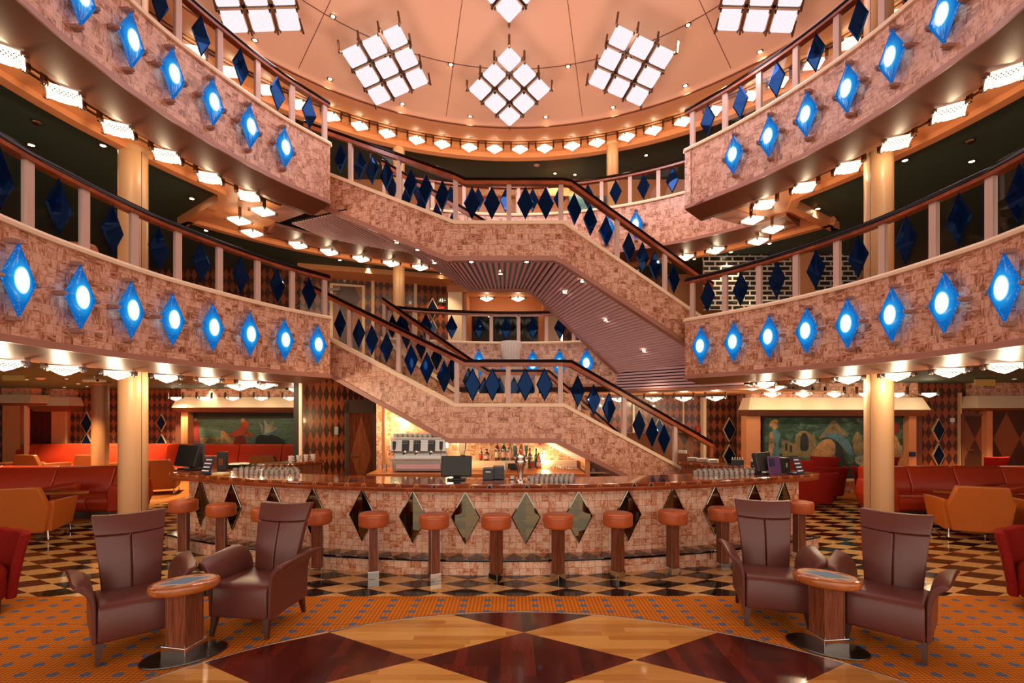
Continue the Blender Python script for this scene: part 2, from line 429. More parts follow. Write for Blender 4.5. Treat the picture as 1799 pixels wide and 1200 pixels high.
    # clear glass: reflects a little, lets the rest through
    def glass(key, tint, extra=0.0, rough=0.0, ior=1.45):
        m, t = newmat(key)
        fr = t.n('ShaderNodeFresnel', inp={0: ior}).outputs[0]
        f = t.math('ADD', fr, extra)
        a = t.n('ShaderNodeBsdfTransparent', inp={0: tuple(tint) + (1,)}); b = t.n('ShaderNodeBsdfGlossy', inp={0: (1, 1, 1, 1), 1: rough})
        mx = t.n('ShaderNodeMixShader', inp={0: f, 1: a.outputs[0], 2: b.outputs[0]}); t.out(mx.outputs[0]); M[key] = m
    glass('glass', (0.95, 0.96, 0.94), ior=1.16)
    m, t = newmat('blue_glass')
    f = t.math('ADD', t.n('ShaderNodeFresnel', inp={0: 1.5}).outputs[0], 0.05)
    a = t.n('ShaderNodeBsdfTransparent', inp={0: (0.02, 0.10, 0.26, 1)}); d = t.n('ShaderNodeBsdfDiffuse', inp={0: (0.003, 0.014, 0.062, 1)})
    ad = t.n('ShaderNodeMixShader', inp={0: 0.55, 1: a.outputs[0], 2: d.outputs[0]})
    b = t.n('ShaderNodeBsdfGlossy', inp={0: (0.07, 0.20, 0.6, 1), 1: 0.03})
    mx = t.n('ShaderNodeMixShader', inp={0: f, 1: ad.outputs[0], 2: b.outputs[0]}); t.out(mx.outputs[0]); M['blue_glass'] = m
    m, t = newmat('tumbler')
    a = t.n('ShaderNodeBsdfTransparent', inp={0: (0.96, 0.96, 0.95, 1)}); d = t.n('ShaderNodeBsdfDiffuse', inp={0: (0.95, 0.93, 0.90, 1)}); ad = t.n('ShaderNodeMixShader', inp={0: 0.14, 1: a.outputs[0], 2: d.outputs[0]})
    b = t.n('ShaderNodeBsdfGlossy', inp={0: (1, 1, 1, 1), 1: 0.06}); mx = t.n('ShaderNodeMixShader', inp={0: t.math('ADD', t.n('ShaderNodeFresnel', inp={0: 1.3}).outputs[0], 0.01), 1: ad.outputs[0], 2: b.outputs[0]}); t.out(mx.outputs[0]); M['tumbler'] = m
    for key, c in (('bottle_clear', (0.8, 0.8, 0.75)), ('bottle_amber', (0.55, 0.16, 0.03)), ('bottle_green', (0.03, 0.28, 0.06)), ('bottle_dark', (0.05, 0.03, 0.03))):
        glass(key, c, 0.1, 0.04)
    # smoked mirror
    m, t = newmat('smoked_mirror'); t.pbr(lin((122, 118, 100)), 0.02, 1.0); M['smoked_mirror'] = m
    m, t = newmat('bevel_glass'); t.pbr(lin((150, 146, 130)), 0.12, 1.0); M['bevel_glass'] = m
    m, t = newmat('navy_mirror'); t.pbr(lin((30, 44, 74)), 0.06, 0.6); M['navy_mirror'] = m
    # lamps
    def emit(key, rgb, st):
        m, t = newmat(key); e = t.n('ShaderNodeEmission', inp={0: tuple(rgb) + (1,), 1: st}); t.out(e.outputs[0]); M[key] = m
    emit('bulb', (1.0, 0.78, 0.48), L_DOWN)
    emit('bar_bulb', (1.0, 0.80, 0.42), 40.0)
    emit('white_glow', (0.9, 0.93, 1.0), 1.5)
    # pressed glass panel of the ceiling lights, lit from inside, dotted towards its corners
    def panel(key, rgb, st, dots):
        m, t = newmat(key); x, y, z = t.sep(t.obj())
        if dots:
            s_ = 0.034
            fx = t.math('SUBTRACT', t.math('FRACT', t.math('DIVIDE', t.math('ADD', x, y), s_)), 0.5)
            fy = t.math('SUBTRACT', t.math('FRACT', t.math('DIVIDE', t.math('SUBTRACT', x, y), s_)), 0.5)
            d = t.math('SQRT', t.math('ADD', t.math('MULTIPLY', fx, fx), t.math('MULTIPLY', fy, fy)))
            rim = t.math('MAXIMUM', t.math('ABSOLUTE', x), t.math('ABSOLUTE', y))
            hole = t.math('MULTIPLY', t.math('MULTIPLY', t.math('LESS_THAN', d, 0.24), t.math('LESS_THAN', z, 0.0)), t.math('MULTIPLY', t.math('GREATER_THAN', rim, 0.080), t.math('LESS_THAN', rim, 0.135)))
            k = t.math('SUBTRACT', 1.0, t.math('MULTIPLY', hole, 0.985))
        else:
            g = t.noise(t.obj(), 60, 1)
            k = t.math('ADD', 0.8, t.math('MULTIPLY', g, 0.3))
        e = t.n('ShaderNodeEmission', inp={0: tuple(rgb) + (1,), 1: t.math('MULTIPLY', k, st)}); t.out(e.outputs[0]); M[key] = m
    panel('panel_warm', (1.0, 0.80, 0.54), L_RING, True)
    panel('panel_cool', (1.0, 0.90, 0.94), L_CHAND, False)
    # blue lamp: tube behind blue glass
    m, t = newmat('lamp_blue'); x, y, z = t.sep(t.obj())
    dx = t.math('DIVIDE', x, 0.125); dz = t.math('DIVIDE', z, 0.19)
    r = t.math('SQRT', t.math('ADD', t.math('MULTIPLY', dx, dx), t.math('MULTIPLY', dz, dz)))
    col = t.ramp(t.math('MULTIPLY', r, 0.5), [(0.0, (1.0, 1.0, 1.0)), (0.22, (0.8, 1.0, 1.0)), (0.31, (0.01, 0.32, 0.78)), (0.50, (0.0, 0.13, 0.46)), (1.0, (0.0, 0.05, 0.24))])
    st = t.n('ShaderNodeMapRange', inp={0: r, 1: 0.4, 2: 0.62, 3: L_BLUE, 4: 1.0}).outputs[0]
    dn = t.math('MULTIPLY', t.math('GREATER_THAN', t.noise(t.obj(), 60, 0), 0.70), t.math('GREATER_THAN', r, 0.9))
    e = t.n('ShaderNodeEmission', inp={0: t.mix(t.math('MULTIPLY', dn, 0.12), col, (0.6, 0.85, 1.0)), 1: st})
    g = t.n('ShaderNodeBsdfGlossy', inp={0: (1, 1, 1, 1), 1: 0.1}); mx = t.n('ShaderNodeMixShader', inp={0: 0.025, 1: e.outputs[0], 2: g.outputs[0]})
    t.out(mx.outputs[0]); M['lamp_blue'] = m
make_materials()
# ------------------------------------------------------------------ plan curves
CO = Vector((0.05, 5.1))
def catmull(P, n=10):
    P = [Vector(p) for p in P]; out = []
    for i in range(len(P) - 1):
        p0, p1, p2, p3 = P[max(i - 1, 0)], P[i], P[i + 1], P[min(i + 2, len(P) - 1)]
        for k in range(n):
            t = k / n
            out.append(0.5 * ((2 * p1) + (p2 - p0) * t + (2 * p0 - 5 * p1 + 4 * p2 - p3) * t * t + (3 * p1 - p0 - 3 * p2 + p3) * t ** 3))
    out.append(P[-1]); return out
LEFT = catmull([(-3.95, 2.4), (-4.13, 3.95), (-4.16, 4.6), (-4.07, 5.6), (-3.80, 6.53), (-3.46, 7.35), (-3.006, 8.09)])
RIGHT = catmull([(4.22, 2.4), (4.372, 4.18), (4.384, 4.71), (4.24, 5.75), (3.905, 6.71), (3.46, 7.55), (2.93, 8.297)])
def ring(Rr, a0, a1, n=60):
    return [Vector((CO.x + Rr * math.cos(R(a0 + (a1 - a0) * i / n)), CO.y + Rr * math.sin(R(a0 + (a1 - a0) * i / n)))) for i in range(n + 1)]
def normals2(path, centre=CO, sign=1.0):
    out = []
    for i, p in enumerate(path):
        t = (path[min(i + 1, len(path) - 1)] - path[max(i - 1, 0)]).normalized()
        n = Vector((t.y, -t.x))
        if n.dot(p - centre) < 0: n = -n
        out.append(n * sign)
    return out
def p3(path, z): return [Vector((p.x, p.y, z)) for p in path]
def offset(path, d): return [p + n * d for p, n in zip(path, normals2(path))]
def hit(path, px):
    "where the sight line of column px meets a plan curve: point, outward normal"
    k = (px - CX) / FP; N = normals2(path)
    for i in range(len(path) - 1):
        a, b = path[i], path[i + 1]; fa, fb = a.x - k * a.y, b.x - k * b.y
        if fa == fb: continue
        t = fa / (fa - fb)
        if -1e-6 <= t <= 1 + 1e-6: return a.lerp(b, t), N[i].lerp(N[i + 1], t).normalized()
    return path[0] if abs(px - CX) > 0 and False else path[-1], N[-1]
def flat(name, outer, holes, z, mat, kind='structure', parent=None, flip=False):
    bm = bmesh.new(); es = []
    for lp in [outer] + holes:
        vs = [bm.verts.new((p[0], p[1], 0)) for p in lp]
        for i in range(len(vs)): es.append(bm.edges.new((vs[i], vs[(i + 1) % len(vs)])))
    bmesh.ops.triangle_fill(bm, use_beauty=True, use_dissolve=False, edges=es)
    if not bm.faces: raise RuntimeError(name)
    me = bpy.data.meshes.new(name); bm.to_mesh(me); bm.free(); me.materials.append(mat)
    o = bpy.data.objects.new(name, me); COL.objects.link(o); o.location = (0, 0, z)
    OFF[o.name] = Vector((0, 0, z))
    if parent is not None:
        o.location = Vector((0, 0, z)) - OFF[parent.name]; adopt(o, parent)
    elif kind: o['kind'] = kind
    return o

# ------------------------------------------------------------------ floor
RECT = [(-20, 1.1), (20, 1.1), (20, 17), (-20, 17)]
mb = MB(); mb.box((0, 6, -0.06), (40, 22, 0.12)); mb.build('floor', M['marble'], loc=(0, 0, 0), kind='structure')['label'] = 'polished floor of black and beige stone diamonds'
DC, DR = Vector((0.08, 1.05)), 3.48
arc = [(DC.x + DR * math.cos(R(a)), DC.y + DR * math.sin(R(a))) for a in range(0, 361, 3)][:-1]
mb = MB(); mb.prism([(-9, -4.9), (9, -4.9), (9, 4.955), (-9, 4.92)], 0.0, 0.004)
cp = mb.build('carpet', M['carpet'], loc=(0, 0, 0.0)); tag(cp, 'orange carpet with small blue dots in front of the bar', 'carpet')
mb = MB(); mb.prism(arc, 0.0, 0.009); df = mb.build('dance_floor', M['parquet'], loc=(0, 0, 0)); tag(df, 'round wooden dance floor of light and dark diamonds', 'dance floor')
rim = [Vector((DC.x + (DR + 0.008) * math.cos(R(a)), DC.y + (DR + 0.008) * math.sin(R(a)), 0)) for a in range(0, 181, 3)]
mb = MB(); mb.sweep(rim, normals2([p.xy for p in rim], DC), [(-0.008, 0), (0.008, 0), (0.006, 0.011), (-0.006, 0.011)])
ed = mb.build('metal_edge', M['steel'], parent=None, loc=(0, 0, 0)); adopt(ed, df)
mb = MB(); mb.prism([(-17, 7.35), (-8.2, 7.35), (-7.2, 8.35), (-7.2, 14.4), (-17, 14.4)], 0.0, 0.005)
cl = mb.build('carpet', M['carpet'], loc=(0, 0, 0)); tag(cl, 'orange carpet of the left lounge under the red sofas', 'carpet')
mb = MB(); mb.prism([(8.1, 9.6), (17, 9.6), (17, 11.4), (6.0, 11.4), (6.4, 10.4)], 0.0, 0.005)
cl = mb.build('carpet', M['carpet'], loc=(0, 0, 0)); tag(cl, 'orange carpet of the right lounge in front of the mural', 'carpet')

# ------------------------------------------------------------------ balconies
ZB, ZT0, ZT1, ZCAP, ZR0, ZR1 = 0.58, 0.64, 1.546, 1.60, 2.188, 2.289      # heights above the eye for the lower balcony
RB = 5.87
TILE = [(0, ZT0 - 0.005), (0, ZT1), (0.12, ZT1), (0.12, ZT0 - 0.005)]
TRIM = [(-0.022, ZB), (-0.022, ZT0), (0.0, ZT0 + 0.01), (0.06, ZT0 + 0.01), (0.06, ZB)]
LIP = [(0.0, ZB), (0.42, ZB - 0.08), (0.50, ZB - 0.08), (0.52, 0.63), (0.0, 0.63)]
CAP = [(-0.035, ZT1), (-0.04, ZT1 + 0.03), (-0.03, ZCAP), (0.15, ZCAP), (0.16, ZT1 + 0.03), (0.15, ZT1)]
def balcony(name, label, path, k, z0=0.0):
    zz = H + D * k
    root = thing(name, label, 'balcony', (path[0].x, path[0].y, zz + ZB), kind='structure')
    N = normals2(path); P = p3(path, zz)
    MB().sweep(P, N, TILE).build('stone_front', M['onyx'], root)
    MB().sweep(P, N, TRIM).build('lower_trim', M['trim_pink'], root)
    MB().sweep(P, N, LIP).build('lip', M['lip_brown'], root)
    MB().sweep(P, N, CAP).build('cap', M['cream'], root)
    return root
# each side: the curved front and the return towards the stair
LEND, REND = Vector((-4.22, 8.86)), Vector((4.15, 8.95))
for k, lv in ((0, 'lower'), (1, 'upper')):
    balcony('balcony_left', f'{lv} left balcony faced with pink and brown onyx tiles', LEFT, k)
    balcony('balcony_right', f'{lv} right balcony faced with pink and brown onyx tiles', RIGHT, k)
    for path, e, nm in ((LEFT, LEND, 'left'), (RIGHT, REND, 'right')):
        a = path[-1]; t = (e - a).normalized(); n = Vector((t.y, -t.x))
        if n.dot(Vector((0, 6.0)) - a) > 0: n = -n
        n = -n if n.dot((path[-4] - a)) < 0 else n
        pp = [a, e]; r_ = thing('balcony_' + nm, f'return of the {lv} {nm} balcony beside the stair', 'balcony', (a.x, a.y, H + D * k + ZB), kind='structure')
        MB().sweep(p3(pp, H + D * k), [n, n], TILE).build('stone_front', M['onyx'], r_)
        MB().sweep(p3(pp, H + D * k), [n, n], [(-0.0, ZB), (-0.0, ZT0), (0.06, ZT0), (0.35, 0.63), (0.35, 0.60)]).build('lower_trim', M['trim_pink'], r_)
        MB().sweep(p3(pp, H + D * k), [n, n], CAP).build('cap', M['cream'], r_)
az = lambda p: math.degrees(math.atan2(p.y - CO.y, p.x - CO.x))
IL, IR = Vector((-2.69, 10.30)), Vector((2.20, 10.30))
rear0 = ring(RB, az(IR), az(IL), 40)
balcony('balcony_rear', 'lower rear balcony behind the stair landing', rear0, 0)
rear1 = ring(RB, 36, az(IL), 50)
balcony('balcony_rear', 'upper rear balcony behind the top stair', rear1, 1)

arc_l = ring(RB, az(IL), az(LEND), 14)
for k in (0, 1):
    MB().sweep(p3(arc_l, H + D * k), normals2(arc_l), LIP).build('trim_20', M['lip_brown'], loc=(-3.5, 9.5, H + D * k + ZB), kind='structure')['label'] = f'brown lip of the rear ring beside the {("lower", "upper")[k]} stair head'
# slabs: soffits, green ceilings and deck floors
def opening(off, Rr):
    l = offset(LEFT, off); r = offset(RIGHT, off)
    a0, a1 = (az(REND), az(LEND)) if off < 0.6 else (az(r[-1]) - 1, az(l[-1]) + 1)
    pts = [Vector((l[0].x, 1.1))] + l + ([LEND] if off < 0.6 else [])
    rr = [p for p in ring(Rr, a0, a1, 50)][::-1]
    if off >= 0.6:
        # drop the parts of the side curves that fall inside the rear ring
        l = [p for p in l if p.y < 7.7] + [Vector((-4.74, 7.93)), Vector((-6.10, 8.95))]; r = [p for p in r if p.y < 7.9] + [Vector((4.74, 8.20)), Vector((6.10, 9.15))]
        pts = [Vector((l[0].x, 1.1))] + l
        rr = ring(Rr, az(r[-1]), az(l[-1]) - 0.6, 60)[::-1]
    pts += rr
    if off < 0.6: pts += [REND]
    pts += r[::-1] + [Vector((r[0].x, 1.1))]
    return pts
def around(op): return [Vector((-20, 17)), Vector((-20, 1.1))] + op + [Vector((20, 1.1)), Vector((20, 17))]
op_in = opening(0.05, RB + 0.05); op_out = opening(1.18, 6.98)
for k in (0, 1):
    nm = ('lower', 'upper')[k]
    flat('ceiling', op_in + op_out[::-1], [], H + D * k + 0.63, M['paint_orange'])['label'] = f'orange soffit under the {nm} balcony'
    flat('ceiling', around(op_out), [], H + D * k + 0.70, M['green_ceiling'])['label'] = f'dark green ceiling under the {nm} deck'
    N = None
    loop = op_out
    mb = MB(); mb.sweep(p3(loop, H + D * k), normals2(loop), [(-0.12, 0.56), (0.02, 0.56), (0.02, 0.71), (-0.12, 0.71)], caps=False)
    mb.build('trim_1', M['paint_orange'], loc=(0, 0, H + D * k), kind='structure')['label'] = f'orange edge strip of the {nm} soffit'
    # deck floor with the stair wells cut out
    well = [Vector((-3.80, 8.60)), Vector((-2.6, 10.5))]
    flat('floor', around(op_in), [], D * (k + 1) - 0.02, M['lip_brown'])['label'] = f'brown floor of the {("middle", "top")[k]} deck'
# the lamp track: two dark strips set in the soffit
def track(path, k):
    N = normals2(path); mb = MB()
    for o in (-0.05, 0.05):
        mb.sweep(p3(path, H + D * k), N, [(o - 0.015, 0.615), (o + 0.015, 0.615), (o + 0.015, 0.632), (o - 0.015, 0.632)])
    return mb
for k in (0, 1):
    for path, sd in ((offset(LEFT, 0.76), 'left'), (offset(RIGHT, 0.70), 'right'), (ring(6.42, 42, 138, 50), 'rear')):
        if sd == 'rear' and k == 0: continue
        tag(track(path, k).build('light_track', M['bronze'], loc=(path[0].x, path[0].y, H + D * k)), f'dark lamp track in the {sd} soffit of the {("lower", "upper")[k]} deck', 'light track')

# ------------------------------------------------------------------ dome over the atrium
zt = H + 2 * D
mb = MB(); rr = ring(1.0, 0, 360, 96)[:-1]
prof = [(5.75, 0.62), (5.70, 0.70), (4.6, 1.08), (3.4, 1.50), (2.2, 1.90), (1.1, 2.24), (0.0, 2.5)]
mb.lathe(prof, 96, (CO.x, CO.y, zt), caps=False)
mb.build('ceiling', M['dome_paint'], smooth=True, loc=(0, 0, zt), kind='structure', fixn=False)['label'] = 'shallow pink and orange dome over the atrium'
mb = MB(); full = ring(5.75, 0, 360, 96)
mb.sweep(p3(full, zt), normals2(full), [(0.0, 0.57), (0.0, 0.66), (0.4, 0.66), (0.4, 0.52), (0.30, 0.50), (0.10, 0.53)], caps=False)
mb.build('trim_2', M['paint_orange'], smooth=True, loc=(0, 0, zt), kind='structure')['label'] = 'orange ring at the foot of the dome'
mb = MB()
mb.sweep(p3(full, zt), normals2(full), [(-0.02, 0.575), (0.0, 0.565), (0.0, 0.59), (-0.02, 0.59)], caps=False)
for a in range(15, 375, 30):
    c, s_ = math.cos(R(a)), math.sin(R(a))
    for (r0, z0), (r1, z1) in zip(prof[1:-2], prof[2:-1]):
        mb.quad([(CO.x + r0 * c - 0.006 * s_, CO.y + r0 * s_ + 0.006 * c, zt + z0 - 0.004), (CO.x + r0 * c + 0.006 * s_, CO.y + r0 * s_ - 0.006 * c, zt + z0 - 0.004),
                 (CO.x + r1 * c + 0.006 * s_, CO.y + r1 * s_ - 0.006 * c, zt + z1 - 0.004), (CO.x + r1 * c - 0.006 * s_, CO.y + r1 * s_ + 0.006 * c, zt + z1 - 0.004)])
for rr_, zz_ in ((4.6, 1.075), (2.2, 1.895)):
    c_ = ring(rr_, 0, 360, 96)
    mb.sweep(p3(c_, zt + zz_), normals2(c_), [(-0.006, 0.0), (0.006, -0.004), (0.006, 0.004), (-0.006, 0.006)], caps=False)
mb.build('trim_3', M['lip_brown'], loc=(0, 0, zt), kind='structure')['label'] = 'thin joints between the dome panels'
R1_, R2_ = ring(6.15, 0, 360, 96)[:-1], ring(6.95, 0, 360, 96)[:-1]
flat('ceiling', R2_, [R1_], zt + 0.62, M['paint_orange'])['label'] = 'orange soffit ring around the dome'
flat('ceiling', [(-20, -5), (20, -5), (20, 17), (-20, 17)], [R2_], zt + 0.66, M['green_ceiling'])['label'] = 'dark green ceiling of the top deck'
c_ = ring(6.95, 0, 360, 96)
MB().sweep(p3(c_, zt), normals2(c_), [(-0.10, 0.50), (0.04, 0.48), (0.06, 0.68), (-0.10, 0.68)], caps=False).build('trim_4', M['paint_orange'], smooth=True, loc=(0, 0, zt), kind='structure')['label'] = 'orange rim between the soffit ring and the green ceiling'
tag(track(ring(6.42, 0, 360, 96), 2).build('light_track', M['bronze'], loc=(0, 0, zt + 0.6)), 'dark lamp track around the foot of the dome', 'light track')

# ------------------------------------------------------------------ columns
def column(x, y, z0, z1, r, label, paint='column_paint'):
    o = thing('column', label, 'column', (x, y, z0), kind='structure')
    MB().lathe([(r, z0), (r, z1 - 0.02), (r * 1.0, z1)], 40, (x, y, 0)).build('shaft', M[paint], o, smooth=True)
    mb = MB(); mb.lathe([(r * 1.05, z0), (r * 1.05, z0 + 0.04)], 40, (x, y, 0)); mb.lathe([(r * 1.0, z1 - 0.07), (r * 1.16, z1 - 0.04), (r * 1.16, z1)], 40, (x, y, 0))
    mb.build('collar', M[paint], o, smooth=True)
    mb = MB()
    for a in (200, 340):
        c, s_ = math.cos(R(a)), math.sin(R(a)); mb.box((x + r * c, y + r * s_, (z0 + z1) / 2), (0.006, 0.006, z1 - z0 - 0.1))
    mb.build('joint', M['lip_brown'], o)
for sd, X in (('left', -5.03), ('right', 4.87)):
    for k in (0, 1, 2):
        lv = ('ground', 'middle', 'top')[k]
        column(X, 6.5, D * k, H + D * k + 0.64, 0.163, f'round peach column on the {sd} side, {lv} deck')
for sd, X in (('left', -2.67), ('right', 2.37)):
    for k in (1, 2):
        column(X, 11.55, D * k, H + D * k + 0.64, 0.135, f'round peach column at the rear {sd}, {("middle", "top")[k - 1]} deck')
column(-9.25, 11.0, 0, H + 0.69, 0.16, 'brown round column in the left lounge', 'column_brown')

# ------------------------------------------------------------------ railings: rail, posts, glass, blue diamonds
DIAM = {}
def diamond_mesh(w_, h_, th):
    mb = MB(); b = 0.86
    o = [(w_ / 2, 0), (0, h_ / 2), (-w_ / 2, 0), (0, -h_ / 2)]
    vs = [(x, -th, z) for x, z in [(a * b, c * b) for a, c in o]] + [(x, 0, z) for x, z in o] + [(x, th, z) for x, z in [(a * b, c * b) for a, c in o]]
    fs = [(3, 2, 1, 0), (8, 9, 10, 11)] + [(i, (i + 1) % 4, 4 + (i + 1) % 4, 4 + i) for i in range(4)] + [(4 + i, 4 + (i + 1) % 4, 8 + (i + 1) % 4, 8 + i) for i in range(4)]
    mb.mesh(vs, fs); return mb
def add_diamond(root, p, n, w_=0.27, h_=0.54, z=None):
    key = (round(w_, 2), round(h_, 2))
    if key not in DIAM:
        o = diamond_mesh(w_, h_, 0.012).build('blue_diamond', M['blue_glass'], None, loc=(0, 0, 0)); DIAM[key] = o; c = o; KIDS.setdefault(root.name, [])
    else:
        c = DIAM[key].copy(); COL.objects.link(c)
    c.parent = root; KIDS.setdefault(root.name, []).append(c)
    c.location = Vector(p) - OFF[root.name]
    c.rotation_euler = (0, 0, math.atan2(n[1], n[0]) + PI / 2)
    return c
RAIL = [(-0.055, 0.035), (-0.05, 0.0), (0.05, 0.0), (0.06, 0.035)]
RAILTOP = [(-0.058, 0.035), (-0.058, 0.07), (-0.035, 0.10), (0.035, 0.10), (0.06, 0.07), (0.06, 0.035)]
def railing(label, path, k, posts, diamonds, in_=0.05, w_=0.06, closed_end=True):
    zz = H + D * k
    pa = offset(path, in_); N = normals2(pa)
    root = thing('railing', label, 'railing', (path[0].x, path[0].y, zz + ZCAP))
    MB().sweep(p3(pa, zz + ZR0), N, RAIL).build('handrail', M['rail_side'], root)
    MB().sweep(p3(pa, zz + ZR0), N, RAILTOP).build('rail_cover', M['rail_top'], root, smooth=True, angle=50)
    for px in posts:
        p, n = (hit(pa, px) if isinstance(px, (int, float)) else px)
        a = math.atan2(n[1], n[0])
        MB().box((p.x, p.y, zz + (ZCAP + ZR0) / 2), (0.05, w_ + 0.02, ZR0 - ZCAP + 0.004), Matrix.Rotation(a, 3, 'Z')).build('post', M['post_paint'], root, bevel=0.004)
    # one pane between each two posts
    g0 = 0; panes = []
    pts = [pa[0]] + [hit(pa, px)[0] if isinstance(px, (int, float)) else px[0] for px in posts] + [pa[-1]]
    for a, b in zip(pts[:-1], pts[1:]):
        if (b - a).length < 0.12: continue
        t = (b - a).normalized(); n = Vector((t.y, -t.x, 0)) * 0.006
        a3 = Vector((a.x, a.y, 0)) + Vector((t.x, t.y, 0)) * 0.03; b3 = Vector((b.x, b.y, 0)) - Vector((t.x, t.y, 0)) * 0.03
        z0, z1 = zz + ZCAP, zz + ZR0
        mb = MB(); mb.quad([(a3.x, a3.y, z0), (b3.x, b3.y, z0), (b3.x, b3.y, z1), (a3.x, a3.y, z1)])
        mb.build('glass_pane', M['glass'], root, fixn=False)
    for px in diamonds:
        p, n = (hit(pa, px) if isinstance(px, (int, float)) else px)
        add_diamond(root, (p.x - n.x * 0.03, p.y - n.y * 0.03, zz + ZCAP + 0.305), n)
    return root
PL = [-70, 49, 148, 235, 312, 385, 452, 513, 570]; DL = [-8, 98, 193, 275, 350, 420, 485, 541]
PR = [1217, 1274, 1334, 1399, 1471, 1551, 1641, 1741, 1860]; DRr = [1245, 1303, 1367, 1436, 1511, 1596, 1689, 1797]
for k, lv in ((0, 'lower'), (1, 'upper')):
    railing(f'glass railing with blue diamonds on the {lv} left balcony', LEFT, k, PL if k == 0 else PL[2:], DL if k == 0 else DL[2:])
    railing(f'glass railing with blue diamonds on the {lv} right balcony', RIGHT, k, PR[::-1] if k == 0 else PR[:7][::-1], DRr if k == 0 else DRr[:6])
def evenly(path, n, first=0.5):
    L = [0.0]
    for a, b in zip(path[:-1], path[1:]): L.append(L[-1] + (b - a).length)
    N = normals2(path); out = []
    for i in range(n):
        s_ = L[-1] * (i + first) / n
        for j in range(len(path) - 1):
            if L[j + 1] >= s_:
                t = (s_ - L[j]) / (L[j + 1] - L[j]); out.append((path[j].lerp(path[j + 1], t), N[j].lerp(N[j + 1], t).normalized())); break
    return out
railing('glass railing with blue diamonds on the lower rear balcony', rear0, 0, [1078, 1008, 960, 911, 863, 815, 727, 684], [1032, 984, 936, 889, 841, 793, 748, 706])
railing('glass railing with blue diamonds on the upper rear balcony', rear1, 1, [1207, 1157, 1107, 1057, 1010, 960, 911, 862, 815, 760, 710], [1182, 1131, 1082, 1033, 983, 936, 888, 840, 792, 736])

# ------------------------------------------------------------------ lamps
# blue lamp: a diamond of blue glass held off the wall by four clamps
def blue_lamp():
    root = thing('wall_lamp', None, 'wall lamp')
    w_, h_ = 0.335, 0.62
    g = MB(); n = 9; vs = []; fs = []
    for i in range(n):
        for j in range(n):
            a, b = i / (n - 1), j / (n - 1)
            x = (a - b) * w_ / 2; z = (a + b - 1) * h_ / 2
            bulge = 0.035 * (1 - (2 * a - 1) ** 2) * (1 - (2 * b - 1) ** 2)
            vs.append((x, -bulge, z))
    for i in range(n - 1):
        for j in range(n - 1): fs.append((i * n + j, (i + 1) * n + j, (i + 1) * n + j + 1, i * n + j + 1))
    g.mesh(vs, fs)
    d = g.build('glass_shade', M['lamp_blue'], root, smooth=True, angle=0, fixn=False)
    s_ = d.modifiers.new('thick', 'SOLIDIFY'); s_.thickness = 0.012; s_.offset = 0
    MB().prism([(0.045, 0.008), (-0.045, 0.008), (-0.045, 0.05), (0.045, 0.05)], -0.12, 0.12).build('housing', M['bronze'], root)
    for o in root.children if False else []: pass
    for (x, z) in ((0, h_ / 2), (0, -h_ / 2), (w_ / 2, 0), (-w_ / 2, 0)):
        mb = MB(); mb.box((x * 1.04, 0.037, z * 1.03), (0.065, 0.075, 0.036)); mb.cyl((x * 1.03, -0.02, z * 1.02), (x * 1.03, 0.0, z * 1.02), 0.018, 0.022, 8); mb.lathe([(0.0, -0.02), (0.016, -0.012), (0.016, 0.012), (0.0, 0.02)], 8, (x * 1.03, -0.025, z * 1.02))
        mb.build('clamp', M['clamp_mauve'], root)
    return root
BL = [553, 494, 432, 366, 294, 219, 127.5, 15]; BR = [1236, 1294, 1357, 1424, 1497, 1577, 1671, 1781]
proto = blue_lamp(); used = False
for k in (0, 1):
    for path, pxs, sd, frm in ((LEFT, BL, 'left', 'right'), (RIGHT, BR, 'right', 'left')):
        ls = pxs if k == 0 else (pxs[1:7] if sd == 'left' else pxs[1:7])
        for i, px in enumerate(ls):
            p, n = hit(path, px)
            o = copy_tree(proto) if used else proto; used = True
            place(o, (p.x - n.x * 0.075, p.y - n.y * 0.075, H + D * k + 1.095), math.atan2(n.y, n.x) - PI / 2,
                  f'blue diamond wall lamp, {ORD[i]} from the stair on the {("lower", "upper")[k]} {sd} balcony', f'blue lamps on the {("lower", "upper")[k]} {sd} balcony')
for i, px in enumerate((841, 890, 936, 983, 1031)):
    p, n = hit(rear0, px); o = copy_tree(proto)
    place(o, (p.x - n.x * 0.075, p.y - n.y * 0.075, H + 1.095), math.atan2(n.y, n.x) - PI / 2, f'blue diamond wall lamp, {ORD[i]} from left on the rear balcony behind the stair', 'blue lamps on the rear balcony')
for i, px in enumerate((1068, 1118)):
    p, n = hit(rear1, px); o = copy_tree(proto)
    place(o, (p.x - n.x * 0.075, p.y - n.y * 0.075, H + D + 1.095), math.atan2(n.y, n.x) - PI / 2, f'blue diamond wall lamp, {ORD[i]} from left on the upper rear balcony, behind the stair rail', 'blue lamps on the upper rear balcony')

# white ceiling lamp: a square of pressed glass hung corner-wise from two brackets
def panel_mesh(half, sag, top):
    mb = MB(); n = 7; vs = []; fs = []
    for i in range(n):
        for j in range(n):
            a, b = 2 * i / (n - 1) - 1, 2 * j / (n - 1) - 1
            vs.append((a * half, b * half, -sag * (1 - max(abs(a), abs(b)) ** 1.3)))
    for i in range(n - 1):
        for j in range(n - 1): fs.append((i * n + j, (i + 1) * n + j, (i + 1) * n + j + 1, i * n + j + 1))
    b0 = len(vs); vs += [(-half, -half, top), (half, -half, top), (half, half, top), (-half, half, top)]
    mb.mesh(vs, fs + [(b0 + 3, b0 + 2, b0 + 1, b0)])
    c = [0, (n - 1) * n, n * n - 1, n - 1]
    for q in range(4): mb.mesh([vs[c[q]], vs[c[(q + 1) % 4]], vs[b0 + (q + 1) % 4], vs[b0 + q]], [(0, 1, 2, 3)])
    return mb
